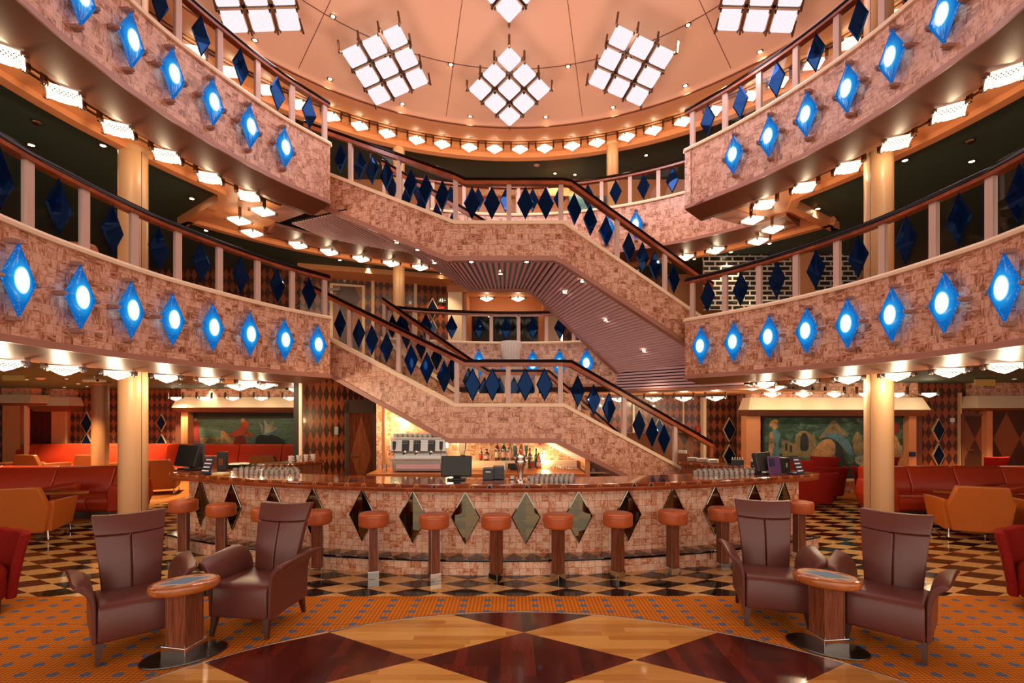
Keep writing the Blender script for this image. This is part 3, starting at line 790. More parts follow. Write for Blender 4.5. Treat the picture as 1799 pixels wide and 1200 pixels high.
def ring_lamp():
    root = thing('ceiling_lamp', None, 'ceiling lamp')
    d = panel_mesh(0.140, 0.080, 0.02).build('glass_shade', M['panel_warm'], root, smooth=True, angle=40); d.rotation_euler = (0, 0, R(45))
    e = 0.140 * math.sqrt(2)
    for x, y in ((e, 0), (-e, 0), (0, e), (0, -e)):
        mb = MB(); mb.box((x * 1.02, y * 1.02, 0.0), (0.045, 0.045, 0.035)); mb.lathe([(0, -0.035), (0.014, -0.025), (0.014, -0.01), (0.01, 0.0)], 8, (x, y, 0)); mb.build('clamp', M['chrome'], root)
    for x in (e, -e):
        MB().box((x * 1.05, 0, 0.085), (0.035, 0.05, 0.15)).build('bracket', M['bronze'], root)
    return root
RINGL = bpy.data.lights.new('lamp_light', 'POINT'); RINGL.energy = P_RING; RINGL.color = (1.0, 0.76, 0.47); RINGL.shadow_soft_size = 0.03
def lamp_light(o, data, loc, rot=(0, 0, 0)):
    l = bpy.data.objects.new('lamp_light', data); COL.objects.link(l); l.parent = o; l.location = loc; l.rotation_euler = rot
rl = ring_lamp(); used = False
RINGG = RINGL.copy(); RINGG.energy = 13.0
def put_ring(p, ang, label, group):
    global used
    o = copy_tree(rl) if used else rl; used = True
    place(o, p, ang, label, group); lamp_light(o, RINGL if p[2] > 3 else RINGG, (0, 0, -0.115))
UL = [(7, 97), (113, 168), (207, 228), (293, 275), (368, 313), (437, 345), (462, 372), (420, 388), (443, 410)]
UR = [(1765, 135), (1668, 198), (1575, 252), (1490, 295), (1413, 330), (1343, 360), (1322, 387), (1358, 403), (1332, 424)]
def tangent_at(p, path):
    i = min(range(len(path)), key=lambda q: (path[q] - p).length); i = min(max(i, 1), len(path) - 2)
    t = path[i + 1] - path[i - 1]; return math.atan2(t.y, t.x)
for lst, path, sd in ((UL, LEFT, 'left'), (UR, RIGHT, 'right')):
    for i, (x, y) in enumerate(lst):
        q = onz(x, y, 0.47 + D)
        a = tangent_at(q.xy, path) if i < 6 else (R(-58) if i < 8 else R(30)) * (1 if sd == 'left' else -1)
        for k in (1, 0):
            if k == 0 and i == 8: continue
            put_ring((q.x, q.y, H + 0.47 + D * k), a, f'white glass ceiling lamp, {ORD[i]} along the {sd} track towards the stair, under the {("lower", "upper")[k]} balcony', f'white lamps under the {("lower", "upper")[k]} {sd} balcony')
for i, (x, y) in enumerate([(523, 431), (578, 443), (634, 455), (687, 463), (738, 470)]):
    q = onz(x, y, 0.47 + D); put_ring(tuple(q), R(az(q.xy)) + PI / 2, f'white ceiling lamp, {ORD[i]} from left on the rear track left of the upper landing', 'white lamps on the rear left track')
q = onz(523, 431, 0.47 + D); put_ring((q.x, q.y, H + 0.47), R(az(q.xy)) + PI / 2, 'white ceiling lamp beside the white corner strip of the bar core', None)
for i, (x, y) in enumerate([(1257, 440), (1204, 452)]):
    q = onz(x, y, 0.47 + D); put_ring(tuple(q), R(az(q.xy)) + PI / 2, f'white glass ceiling lamp, {("right", "left")[i]} one of the pair above the stair rail at right', 'white lamps on the rear right track')
TOPR = [(340, 88), (405, 125), (468, 150), (527, 178), (582, 197), (632, 216), (680, 228), (732, 240), (777, 247), (824, 253), (869, 256), (913, 256), (957, 255), (1005, 250), (1049, 246),
        (1101, 236), (1148, 225), (1200, 210), (1254, 192), (1317, 167), (1368, 140), (1430, 108), (1492, 75), (1564, 23)]
for i, (x, y) in enumerate(TOPR):
    k_ = (x - CX) / FP; best = None
    for a in range(100, 1700):
        aa = R(a / 10.0); q = CO + Vector((math.cos(aa), math.sin(aa))) * 6.42; e_ = abs(q.x - k_ * q.y)
        if best is None or e_ < best[0]: best = (e_, aa, q)
    q = best[2]; half = 'left' if x < 900 else 'right'; idx = sum(1 for X, _ in TOPR if X < 900) - i if x < 900 else i - sum(1 for X, _ in TOPR if X < 900) + 1
    put_ring((q.x, q.y, H + 2 * D + 0.46), best[1] + PI / 2, f'white lamp of the top ring under the dome, {ORD[idx - 1]} to the {half} of its middle', 'white lamps around the dome')
for i, x in enumerate((1256, 1202, 1147, 1087, 1003, 937, 845)):
    k_ = (x - CX) / FP; q = min((CO + Vector((math.cos(R(a / 5)), math.sin(R(a / 5)))) * 6.75 for a in range(150, 750)), key=lambda q: abs(q.x - k_ * q.y))
    put_ring((q.x, q.y, H + 0.33), R(az(q)) + PI / 2, f'white glass ceiling lamp low behind the stair, {ORD[i]} from right', 'white lamps behind the lower stair')

# dome lights: nine pressed glass panels on a brown grid
def chandelier():
    root = thing('chandelier', None, 'chandelier')
    pitch, half = 0.405, 0.162
    pr = None
    for i in (-1, 0, 1):
        for j in (-1, 0, 1):
            if pr is None:
                o = panel_mesh(half, 0.045, 0.03).build('light_panel', M['panel_cool'], root, smooth=True, angle=40); pr = o
                kn = []
                for x in (-half, half):
                    for y in (-half, half): mb = MB(); mb.box((x, y, 0.0), (0.03, 0.03, 0.05)); mb.lathe([(0, -0.04), (0.013, -0.03), (0.013, 0.0)], 8, (x, y, 0)); kn.append(mb.build('corner_clamp', M['bronze'], o))
            else:
                o = pr.copy(); COL.objects.link(o); OFF[o.name] = Vector(); adopt(o, root)
                for q in kn: c = q.copy(); COL.objects.link(c); adopt(c, o)
            o.location = (i * pitch, j * pitch, 0)
    mb = MB()
    for q in (-0.5, 0.5):
        mb.box((q * pitch, 0, 0.075), (0.05, 3 * pitch, 0.05)); mb.box((0, q * pitch, 0.075), (3 * pitch, 0.05, 0.05))
    mb.build('grid_frame', M['bronze'], root)
    for x in (-1.5, -0.5, 0.5, 1.5):
        for y in (-1.5, -0.5, 0.5, 1.5):
            if abs(x) == 1.5 or abs(y) == 1.5:
                MB().box((x * pitch * 0.98, y * pitch * 0.98, 0.12), (0.03, 0.03, 0.30)).build('rod', M['bronze'], root)
    MB().cyl((0, 0, 0.07), (0, 0, 0.50), 0.022).build('stem', M['bronze'], root)
    return root
CHL = bpy.data.lights.new('chandelier_light', 'AREA'); CHL.energy = P_CHAND; CHL.color = (1.0, 0.84, 0.86); CHL.shape = 'SQUARE'; CHL.size = 1.1
DOME_FILL = bpy.data.lights.new('dome_fill', 'POINT'); DOME_FILL.energy = 40; DOME_FILL.color = (1.0, 0.80, 0.82); DOME_FILL.shadow_soft_size = 0.3  # added fill light below each chandelier, brightens the dome
ch = chandelier(); used = False
def put_chandelier(az_, rad, z, tilt, label):
    global used
    o = copy_tree(ch) if used else ch; used = True
    c = CO + Vector((-0.10, 0)) + Vector((math.cos(R(az_)), math.sin(R(az_)))) * rad
    o.location = (c.x, c.y, z); o['label'] = label; o['group'] = 'square dome lights'
    # tilt about the tangent so that the outer edge hangs lower, then set a corner towards the middle
    rot = Matrix.Rotation(R(az_), 4, 'Z') @ Matrix.Rotation(R(tilt), 4, 'Y') @ Matrix.Rotation(R(45), 4, 'Z')
    o.rotation_euler = rot.to_euler(); lamp_light(o, CHL, (0, 0, -0.07)); lamp_light(o, DOME_FILL, (0, 0, -1.1))  # second light is the added dome fill, hung well under the panels
for a, lab in ((90, 'square light of nine panels at the middle of the dome, straight above the landing'), (120, 'square light of nine panels on the dome, left of the middle one'),
               (60.5, 'square light of nine panels on the dome, right of the middle one'), (149, 'square light of nine panels on the dome, cut off at the top left'), (31, 'square light of nine panels on the dome, cut off at the top right')):
    put_chandelier(a, 4.5, H + 6.34, 20.5, lab)
put_chandelier(90, 2.50, H + 6.92, 19.5, 'square light of glowing panels high in the dome, only its lower tip in view')

# downlights
def downlight():
    root = thing('downlight', None, 'downlight')
    MB().lathe([(0.032, 0.0), (0.052, -0.006), (0.056, 0.0), (0.056, 0.01), (0.032, 0.01)], 20, caps=False).build('trim_ring', M['bronze'], root, smooth=True, fixn=False)
    MB().lathe([(0.0, 0.0), (0.033, 0.001)], 16).build('bulb', M['bulb'], root, fixn=False)
    return root
dl = downlight(); used = False
SPOT = bpy.data.lights.new('spot', 'SPOT'); SPOT.energy = P_SPOT; SPOT.color = (1.0, 0.74, 0.44); SPOT.spot_size = R(95); SPOT.spot_blend = 0.6; SPOT.shadow_soft_size = 0.05
def put_down(p, label, group, spot=True, rot=None, e=None):
    global used
    o = copy_tree(dl) if used else dl; used = True
    place(o, p, 0, label, group)
    if rot: o.rotation_euler = rot
    if spot:
        d = SPOT
        if e: d = SPOT.copy(); d.energy = e
        l = bpy.data.objects.new('downlight_beam', d); COL.objects.link(l); l.parent = o; l.location = (0, 0, -0.03)
DOME = [(448, 70), (580, 138), (707, 182), (826, 204), (959, 205), (1077, 188), (1204, 150), (1335, 90), (585, 28), (792, 113), (998, 116), (1209, 43)]
def on_dome(x, y):
    k_ = (x - CX) / FP; v = (HY - y) / FP; best = None
    for i in range(4000):
        Y = 3 + i * 0.002; r = math.hypot(k_ * Y - CO.x, Y - CO.y)
        if r > 5.7: continue
        zz = 0
        for (r0, z0), (r1, z1) in zip(prof[1:-1], prof[2:]):
            if r1 <= r <= r0: zz = z0 + (z1 - z0) * (r0 - r) / (r0 - r1)
        e_ = abs((zz + 2 * D) - v * Y)
        if best is None or e_ < best[0]: best = (e_, Vector((k_ * Y, Y, H + v * Y)))
    return best[1]
for i, (x, y) in enumerate(DOME):
    q = on_dome(x, y)
    put_down((q.x, q.y, q.z - 0.012), (f'small downlight near the rim of the dome, {ORD[i]} from left' if i < 8 else f'small downlight between the square dome lights, {ORD[i - 8]} from left'), 'downlights in the dome', True, e=P_DOME)
sets = [([(55, 255), (181, 256), (337, 349), (-40, 180)], 0.69 + D, 'green ceiling of the middle deck at left'), ([(1590, 282), (1707, 284), (1437, 367), (1840, 200)], 0.69 + D, 'green ceiling of the middle deck at right'),
        ([(975, 305), (1010, 307), (1135, 273), (815, 271)], 0.65 + 2 * D, 'rear green ceiling of the top deck'),
        ([(47, 668), (117, 667), (137, 675), (153, 680), (113, 681), (303, 685), (316, 676), (372, 686)], 0.69, 'ground floor ceiling at left'), ([(1592, 680), (1632, 678), (1730, 682), (1782, 667), (1685, 681)], 0.69, 'ground floor ceiling at right'),
        ([(597, 457), (647, 472), (776, 480), (422, 435), (362, 405)], 0.69 + D, 'rear ceiling of the middle deck at left'), ([(1352, 428), (1284, 443), (1220, 455)], 0.69 + D, 'rear ceiling of the middle deck at right')]
for pts, zr, lab in sets:
    for i, (x, y) in enumerate(pts):
        q = onz(x, y, zr)
        if q.y > 14: q = Vector((q.x / q.y * (12 + 0.3 * i), 12 + 0.3 * i, q.z))
        put_down((q.x, q.y, q.z - 0.003), f'small downlight, {ORD[i]} of the row in the {lab}', 'downlights in the ' + lab, True, e=P_LOUNGE if zr < 1 else None)
# ------------------------------------------------------------------ staircases
class Side:
    "one edge of a stair seen in plan: left end, two landing corners, right end"
    def __init__(s, EL, A, B, ER, zl, inward):
        s.P = [Vector(EL), Vector(A), Vector(B), Vector(ER)]; s.zl = zl; s.inw = inward
        s.LL = (s.P[0] - s.P[1]).length; s.LA = (s.P[2] - s.P[1]).length; s.LR = (s.P[3] - s.P[2]).length
        s.sl = 1.435 / s.LL; s.sr = 1.435 / s.LR
        s.kl = math.tan(math.atan(s.sl) / 2); s.kr = math.tan(math.atan(s.sr) / 2)
        d = [(s.P[i + 1] - s.P[i]).normalized() for i in range(3)]
        s.N = [Vector((-v.y, v.x)) * inward for v in d]
    def plan(s, t):
        if t <= 0: p = s.P[1].lerp(s.P[0], -t / s.LL)
        elif t <= s.LA: p = s.P[1].lerp(s.P[2], t / s.LA)
        else: p = s.P[2].lerp(s.P[3], (t - s.LA) / s.LR)
        e = 0.004
        n = s.N[0] if t < -e else (s.N[0] + s.N[1]).normalized() if t < e else s.N[1] if t < s.LA - e else (s.N[1] + s.N[2]).normalized() if t < s.LA + e else s.N[2]
        return p, n
    def z(s, t, v): return s.zl + v + max(0, s.kl * v - t) * s.sl - max(0, t - (s.LA + s.kr * v)) * s.sr
    def pt(s, t, v, off=0.0):
        p, n = s.plan(t); return Vector((p.x + n.x * off, p.y + n.y * off, s.z(t, v)))
    def stations(s, vs, a=None, b=None):
        a = -s.LL if a is None else a; b = s.LA + s.LR if b is None else b
        q = {a, b, 0.0, s.LA}
        for v in vs: q |= {s.kl * v, s.LA + s.kr * v}
        return sorted(x for x in q if a - 1e-6 <= x <= b + 1e-6)
    def band(s, v0, v1, t0, t1, a=None, b=None, m=None):
        st = s.stations((v0, v1), a, b); vs = []; fs = []; uv = []
        for t in st: vs += [s.pt(t, v0, t0), s.pt(t, v0, t1), s.pt(t, v1, t1), s.pt(t, v1, t0)]
        for i in range(len(st) - 1):
            for j in range(4):
                j2 = (j + 1) % 4; q = [i * 4 + j, (i + 1) * 4 + j, (i + 1) * 4 + j2, i * 4 + j2]
                fs.append(tuple(q)); uv.append([(st[i + (1 if k in (1, 2) else 0)] + 20, vs[q[k]].z) for k in range(4)])
        e = (len(st) - 1) * 4
        fs += [(0, 1, 2, 3), (e + 3, e + 2, e + 1, e)]; uv += [[(0.1 * k, vs[k].z) for k in range(4)], [(0.1 * k, vs[e + 3 - k].z) for k in range(4)]]
        return MB().mesh(vs, fs, uv)
    def tpx(s, px):
        k = (px - CX) / FP
        acc = -s.LL
        for i in range(3):
            a, b = s.P[i], s.P[i + 1]; fa, fb = a.x - k * a.y, b.x - k * b.y; L = (b - a).length
            t = fa / (fa - fb) if fa != fb else -1
            if -1e-6 <= t <= 1 + 1e-6: return acc + t * L
            acc += L
        return None
def frac(sd, seg, f):
    return (-sd.LL * (1 - f)) if seg == 0 else (sd.LA * f if seg == 1 else sd.LA + sd.LR * f)
def staircase(k, label):
    zl = 1.955 + D * k
    O = Side((-3.72, 8.72), (-0.90, 7.71), (0.80, 7.71), (3.62, 8.79), zl, 1)
    I = Side(IL, (-0.68, 9.6), (0.47, 9.6), IR, zl, -1)
    root = thing('staircase', label, 'staircase', (0, 8.6, D * k))
    for S in (O, I):
        S.band(-0.505, 0.0, 0.0, 0.10).build('stringer', M['onyx'], root)
        S.band(-0.575, -0.50, -0.018, 0.10).build('lower_edge', M['trim_pink'], root)
        S.band(-0.004, 0.05, -0.035, 0.135).build('cap', M['cream'], root)
    # slatted underside
    mb = MB(); back = MB()
    for seg, n in ((0, 40), (1, 17), (2, 40)):
        va = []
        for i in range(n + 1):
            f = i / n
            o_, i_ = O.pt(frac(O, seg, f) + (O.kl * -0.555 if seg == 1 and False else 0), -0.555, 0.05), I.pt(frac(I, seg, f), -0.555, 0.05)
            va.append((o_, i_))
        for i in range(n):
            (a, b), (c, d) = va[i], va[i + 1]; up = Vector((0, 0, 0.045))
            back.quad([a + up, c + up, d + up, b + up])
            m0, m1 = 0.14, 0.66
            p = [a.lerp(c, m0), a.lerp(c, m1), b.lerp(d, m1), b.lerp(d, m0)]; u2 = Vector((0, 0, 0.03))
            vs = [q - Vector((0, 0, 0.012)) for q in p] + [q + u2 for q in p]
            mb.mesh(vs, [(0, 1, 2, 3), (7, 6, 5, 4), (0, 4, 5, 1), (1, 5, 6, 2), (2, 6, 7, 3), (3, 7, 4, 0)])
    mb.build('soffit_slats', M['slat_mauve'], root); back.build('soffit', M['slat_back'], root, fixn=False)
    # steps
    st = MB(); zf = 1.435 + D * k
    pts = [O.pt(0, -0.5, 0.06), O.pt(O.LA, -0.5, 0.06), I.pt(I.LA, -0.5, 0.06), I.pt(0, -0.5, 0.06)]
    st.prism([(p.x, p.y) for p in pts], zf - 0.025, zf)
    for seg, sg in ((0, 1), (2, -1)):
        n = 9
        for i in range(n - 1 if seg == 0 else n):
            f0, f1 = i / n, (i + 1) / n
            if seg == 0: f0, f1 = 1 - f1, 1 - f0
            zz = zf + sg * 1.435 * (i + 1) / n
            pp = [O.plan(frac(O, seg, f0)), O.plan(frac(O, seg, f1)), I.plan(frac(I, seg, f1)), I.plan(frac(I, seg, f0))]
            q_ = [(p.x + n_.x * 0.06, p.y + n_.y * 0.06) for p, n_ in pp]
            if sg < 0: zz = zf - 1.435 * i / n
            st.prism(q_, zz - 0.02, zz)
            lo, hi = (1, 2) if seg == 0 else (0, 3)      # riser at the edge nearer the landing
            e0, e1 = Vector((*q_[lo], 0)), Vector((*q_[hi], 0))
            za, zb = (zz - 0.16, zz) if sg > 0 else (zz, zz + 0.16)
            st.quad([(e0.x, e0.y, za), (e1.x, e1.y, za), (e1.x, e1.y, zb), (e0.x, e0.y, zb)])
    st.build('steps', M['tread'], root)
    return O, I
def stair_railing(S, label, posts, diamonds, k, newel=False):
    p0 = S.pt(0, 0.05); root = thing('railing', label, 'railing', (p0.x, p0.y, p0.z))
    b_end = None
    S.band(0.638, 0.695, -0.045 + 0.05, 0.05 + 0.05).build('handrail', M['rail_side'], root)
    S.band(0.695, 0.745, -0.05 + 0.05, 0.055 + 0.05).build('rail_cover', M['rail_top'], root, bevel=0.012)
    for t in posts:
        p, n = S.plan(t); a = math.atan2(n.y, n.x); z0, z1 = S.z(t, 0.05), S.z(t, 0.655)
        c = p + n * 0.05
        MB().box((c.x, c.y, (z0 + z1) / 2), (0.05, 0.075, z1 - z0 + 0.02), Matrix.Rotation(a, 3, 'Z')).build('post', M['post_paint'], root, bevel=0.004)
    if newel:
        t = S.LA + S.LR - 0.02; p, n = S.plan(t); c = p + n * 0.05
        MB().box((c.x, c.y, (S.z(t, 0.1) + S.z(t, 0.72)) / 2), (0.07, 0.07, S.z(t, 0.72) - S.z(t, 0.1)), Matrix.Rotation(math.atan2(n.y, n.x), 3, 'Z')).build('newel', M['rail_side'], root, bevel=0.01)
    pp = [-S.LL] + sorted(posts) + [S.LA + S.LR]
    for a, b in zip(pp[:-1], pp[1:]):
        if b - a < 0.15: continue
        stn = S.stations((0.05, 0.655), a + 0.03, b - 0.03)
        mb = MB()
        for i in range(len(stn) - 1): mb.quad([S.pt(stn[i], 0.05, 0.05), S.pt(stn[i + 1], 0.05, 0.05), S.pt(stn[i + 1], 0.655, 0.05), S.pt(stn[i], 0.655, 0.05)])
        mb.build('glass_pane', M['glass'], root, fixn=False)
    for t in diamonds:
        q = S.pt(t, 0.345, 0.02); p, n = S.plan(t)
        add_diamond(root, q, (-n.x * S.inw, -n.y * S.inw), 0.265, 0.53)
    return root
UO, UI = staircase(1, 'upper staircase with slatted underside and pink onyx sides, from middle to top deck')
LO, LI = staircase(0, 'lower staircase with pink onyx sides behind the bar, from the floor to the middle deck')
T = lambda S, L: [t for t in (S.tpx(x) for x in L) if t is not None]
stair_railing(UO, 'glass railing with blue diamonds on the front of the upper staircase', T(UO, [613, 698, 800, 894, 986, 1087, 1171]), T(UO, [597, 631, 653, 678, 720, 747, 776, 829, 864, 923, 959, 1010, 1038, 1066, 1106, 1130, 1152, 1185]), 1)
stair_railing(LO, 'glass railing with blue diamonds on the front of the lower staircase', T(LO, [611, 698, 802, 893, 985, 1099, 1189]), T(LO, [596, 629, 652, 678, 721, 749, 779, 830, 865, 923, 957, 1016, 1044, 1071, 1124, 1147, 1168]), 0, True)
def even_t(S):
    po = [-S.LL * 0.98, -S.LL * 0.5, 0.0, S.LA * 0.5, S.LA, S.LA + S.LR * 0.5, S.LA + S.LR * 0.98]; di = []
    for a, b in zip(po[:-1], po[1:]):
        n = 3 if b - a > 0.8 else 2 if b - a > 0.5 else 1
        di += [a + (b - a) * (i + 0.5) / n for i in range(n)]
    return po, di
for S, k in ((UI, 1), (LI, 0)):
    po, di = even_t(S); stair_railing(S, f'glass railing with blue diamonds on the far side of the {("lower", "upper")[k]} staircase', po, di, k)
# slatted ceiling that carries on from the head of the upper left flight
root = thing('slatted_panel', 'mauve slatted ceiling at the head of the upper staircase, left side', 'panel', (-3.4, 9.4, H + 3.45), kind='structure')
P0, P1 = Vector((-2.86, 8.42)), Vector((-2.08, 10.10)); ee = (P1 - P0).normalized(); dd = Vector((-ee.y, ee.x)); mb = MB(); bk_ = MB()
for i in range(20):
    s0 = P0 + dd * (0.065 * i) - ee * 0.03
    L_ = 0.0
    while (s0 + ee * (L_ + 0.02) - CO).length < RB + 0.03 and L_ < 3: L_ += 0.02
    if L_ < 0.1: continue
    for m_, w_, z0, z1 in ((mb, 0.040, 3.450, 3.470), (bk_, 0.066, 3.485, 3.50)):
        q = [s0 - dd * w_ / 2, s0 + ee * L_ - dd * w_ / 2, s0 + ee * L_ + dd * w_ / 2, s0 + dd * w_ / 2]; m_.prism([tuple(p) for p in q], H + z0, H + z1)
mb.build('slats', M['slat_mauve'], root); bk_.build('backing', M['slat_back'], root)
# slatted panel under the foot of the upper staircase
a, b = Vector((2.20, 10.30)), Vector((3.62, 8.79)); t = (b - a).normalized(); n = Vector((t.y, -t.x)); n = n if n.y < 0 else -n
ex = a + (b - a) * 1.25
root = thing('slatted_panel', 'mauve slatted panel hanging under the foot of the upper staircase', 'panel', (a.x, a.y, 2.3), kind='structure')
MB().sweep([Vector((a.x, a.y, 0)), Vector((ex.x, ex.y, 0))], [n, n], [(-0.06, 2.33), (-0.06, 2.88), (-0.01, 2.88), (-0.01, 2.33)]).build('backing', M['slat_back'], root)
mb = MB()
for i in range(9):
    z = 2.34 + i * 0.06; mb.sweep([Vector((a.x, a.y, 0)), Vector((ex.x, ex.y, 0))], [n, n], [(-0.02, z), (-0.02, z + 0.038), (0.02, z + 0.038), (0.02, z)])
mb.build('slats', M['slat_mauve'], root)
MB().sweep([Vector((a.x, a.y, 0)), Vector((ex.x + 0.3, ex.y - 0.2, 0))], [n, n], [(-0.4, 2.27), (-0.4, 2.33), (0.05, 2.33), (0.05, 2.27)]).build('bottom_trim', M['trim_pink'], root)
flat('ceiling', [(IR.x - 0.1, IR.y), (-2.7, 10.35), (-2.2, 12.6), (7, 12.6), (7, 10.2), (ex.x, ex.y)], [], 2.30, M['paint_orange'])['label'] = 'low orange ceiling behind the lower staircase'
SL = [(626, 411), (697, 427), (734, 436), (763, 461), (828, 459), (880, 481), (1025, 494), (993, 513), (1065, 562), (1130, 617), (925, 460)]
for i, (x, y) in enumerate(sorted(SL)):
    # on the slatted underside of the upper stair
    best = None
    for seg in (0, 1, 2):
        for f in [q / 60 for q in range(61)]:
            o_, i_ = UO.pt(frac(UO, seg, f), -0.575, 0.05), UI.pt(frac(UI, seg, f), -0.575, 0.05)
            for g in [q / 30 for q in range(31)]:
                p = o_.lerp(i_, g); e_ = abs(CX + FP * p.x / p.y - x) + abs(HY - FP * (p.z - H) / p.y - y)
                if best is None or e_ < best[0]: best = (e_, p)
    p = best[1]
    put_down((p.x, p.y, p.z - 0.006), f'small downlight in the slatted underside of the upper staircase, {ORD[i]} from left', 'downlights under the upper staircase', True, e=55)

# ------------------------------------------------------------------ bar
BC = Vector((-0.2, 14.9))
def bpt(r, a): return Vector((BC.x + r * math.sin(a), BC.y - r * math.cos(a)))
def bang(r, px):
    k = (px - CX) / FP; lo, hi = -0.75, 0.75
    for _ in range(60):
        m = (lo + hi) / 2; p = bpt(r, m)
        if p.x - k * p.y < 0: lo = m
        else: hi = m
    return lo
def barc(r, a0, a1, n=48): return [bpt(r, a0 + (a1 - a0) * i / n) for i in range(n + 1)]
def bnorm(path): return [(p - BC).normalized() for p in path]
bar = thing('bar_counter', 'curved bar counter with glossy wooden top and pink onyx tiled front', 'bar counter', (-0.2, 5.8, 0))
a0, a1 = bang(9.1, 332), bang(9.1, 1403)
pa = barc(9.1, a0, a1); MB().sweep(p3(pa, 0), bnorm(pa), [(0, 0.0), (0, 0.95), (-0.10, 0.95), (-0.10, 0.0)]).build('front_panel', M['onyx_grid_lit'], bar)
s0, s1 = bang(9.33, 290), bang(9.33, 1438)
pa = barc(9.33, s0, s1); MB().sweep(p3(pa, 0), bnorm(pa), [(0, 0.0), (0, 0.165), (-0.24, 0.165), (-0.24, 0.0)]).build('foot_step', M['onyx_grid_lit'], bar)
pa = barc(9.35, s0, s1); MB().sweep(p3(pa, 0), bnorm(pa), [(-0.27, 0.188), (0.0, 0.188), (0.008, 0.176), (0.0, 0.164), (-0.27, 0.164)]).build('step_slab', M['step_marble'], bar)
MB().sweep(p3(pa, 0), bnorm(pa), [(0.0, 0.187), (0.006, 0.186), (0.009, 0.176), (0.006, 0.163), (0.0, 0.164)]).build('step_edge', M['dark_glass'], bar)
c0, c1 = bang(9.36, 297), bang(9.36, 1439)
pa = barc(9.36, c0, c1, 64)
MB().sweep(p3(pa, 0), bnorm(pa), [(-0.62, 1.04), (-0.012, 1.04), (0.0, 1.034), (0.006, 1.02), (0.0, 1.0), (-0.62, 1.0)]).build('counter_top', M['counter_wood'], bar)
MB().sweep(p3(pa, 0), bnorm(pa), [(-0.005, 1.0), (0.0, 0.985), (-0.012, 0.95), (-0.10, 0.95), (-0.10, 1.0)]).build('counter_edge', M['rail_side'], bar, smooth=True, angle=30)
for i, px in enumerate((353.5, 409, 481, 551, 637, 726, 818, 924, 1016, 1103, 1182, 1255, 1324, 1376)):
    a = bang(9.1, px); p = bpt(9.1, a); n = (p - BC).normalized(); t = Vector((-n.y, n.x)); w_ = 0.175
    P3 = lambda s_, d, z: Vector((p.x + t.x * s_ + n.x * d, p.y + t.y * s_ + n.y * d, z))
    L_, R__, Tp, Bt = P3(-w_, 0.006, 0.615), P3(w_, 0.006, 0.615), P3(0, 0.014, 0.935), P3(0, 0.014, 0.295)
    root = MB(); root.quad([L_, Bt, Tp], m=0); root.quad([Bt, R__, Tp], m=0)
    back = [P3(-w_, -0.002, 0.615), P3(0, -0.002, 0.295), P3(w_, -0.002, 0.615), P3(0, -0.002, 0.935)]
    fr = [L_, Bt, R__, Tp]
    for j in range(4): root.quad([fr[j], fr[(j + 1) % 4], back[(j + 1) % 4], back[j]])
    mo = root.build('mirror_diamond', M['smoked_mirror'], bar)
    mb = MB()
    for j in range(4):
        q0, q1 = fr[j], fr[(j + 1) % 4]; c = (fr[0] + fr[2]) / 2
        mb.quad([q0 + n.to_3d() * 0.003, q1 + n.to_3d() * 0.003, q1.lerp(c, 0.07) + n.to_3d() * 0.006, q0.lerp(c, 0.07) + n.to_3d() * 0.006])
    bv = mb.build('bevelled_edge', M['bevel_glass'], None, fixn=False); OFF[bv.name] = OFF[bar.name]; bv.data.transform(Matrix.Translation(-OFF[bar.name])); adopt(bv, mo)
# inner wings of the bar
def counter_strip(name, label, A, B, wd, z, zt_=0.04, mat='counter_wood', body='walnut'):
    A, B = Vector(A), Vector(B); t = (B - A).normalized(); n = Vector((t.y, -t.x))
    root = thing(name, label, 'counter', ((A.x + B.x) / 2, (A.y + B.y) / 2, 0))
    q = [A + n * wd / 2, B + n * wd / 2, B - n * wd / 2, A - n * wd / 2]
    MB().prism([tuple(p) for p in q], z - zt_, z).build('top', M[mat], root)
    q = [A + n * (wd / 2 - 0.05) + t * 0.05, B + n * (wd / 2 - 0.05) - t * 0.05, B - n * (wd / 2 - 0.05) - t * 0.05, A - n * (wd / 2 - 0.05) + t * 0.05]
    MB().prism([tuple(p) for p in q], 0, z - zt_).build('cabinet', M[body], root)
    return root
counter_strip('side_counter', 'dark wooden side counter closing the bar at left', (-4.18, 7.35), (-3.42, 8.62), 0.42, 1.04)
counter_strip('side_counter', 'dark wooden side counter closing the bar at right', (3.62, 7.35), (2.95, 8.35), 0.42, 1.04)
bk = thing('back_counter', 'back counter of the bar under the stair landing', 'counter', (-0.6, 7.9, 0))
MB().box((-0.55, 7.95, 0.90), (3.35, 0.95, 0.04)).build('top', M['table_light'], bk)
MB().box((-0.55, 8.0, 0.44), (3.2, 0.85, 0.88)).build('cabinet', M['steel'], bk)
MB().box((-0.35, 8.42, 0.98), (2.9, 0.22, 0.12)).build('ledge', M['cream'], bk)

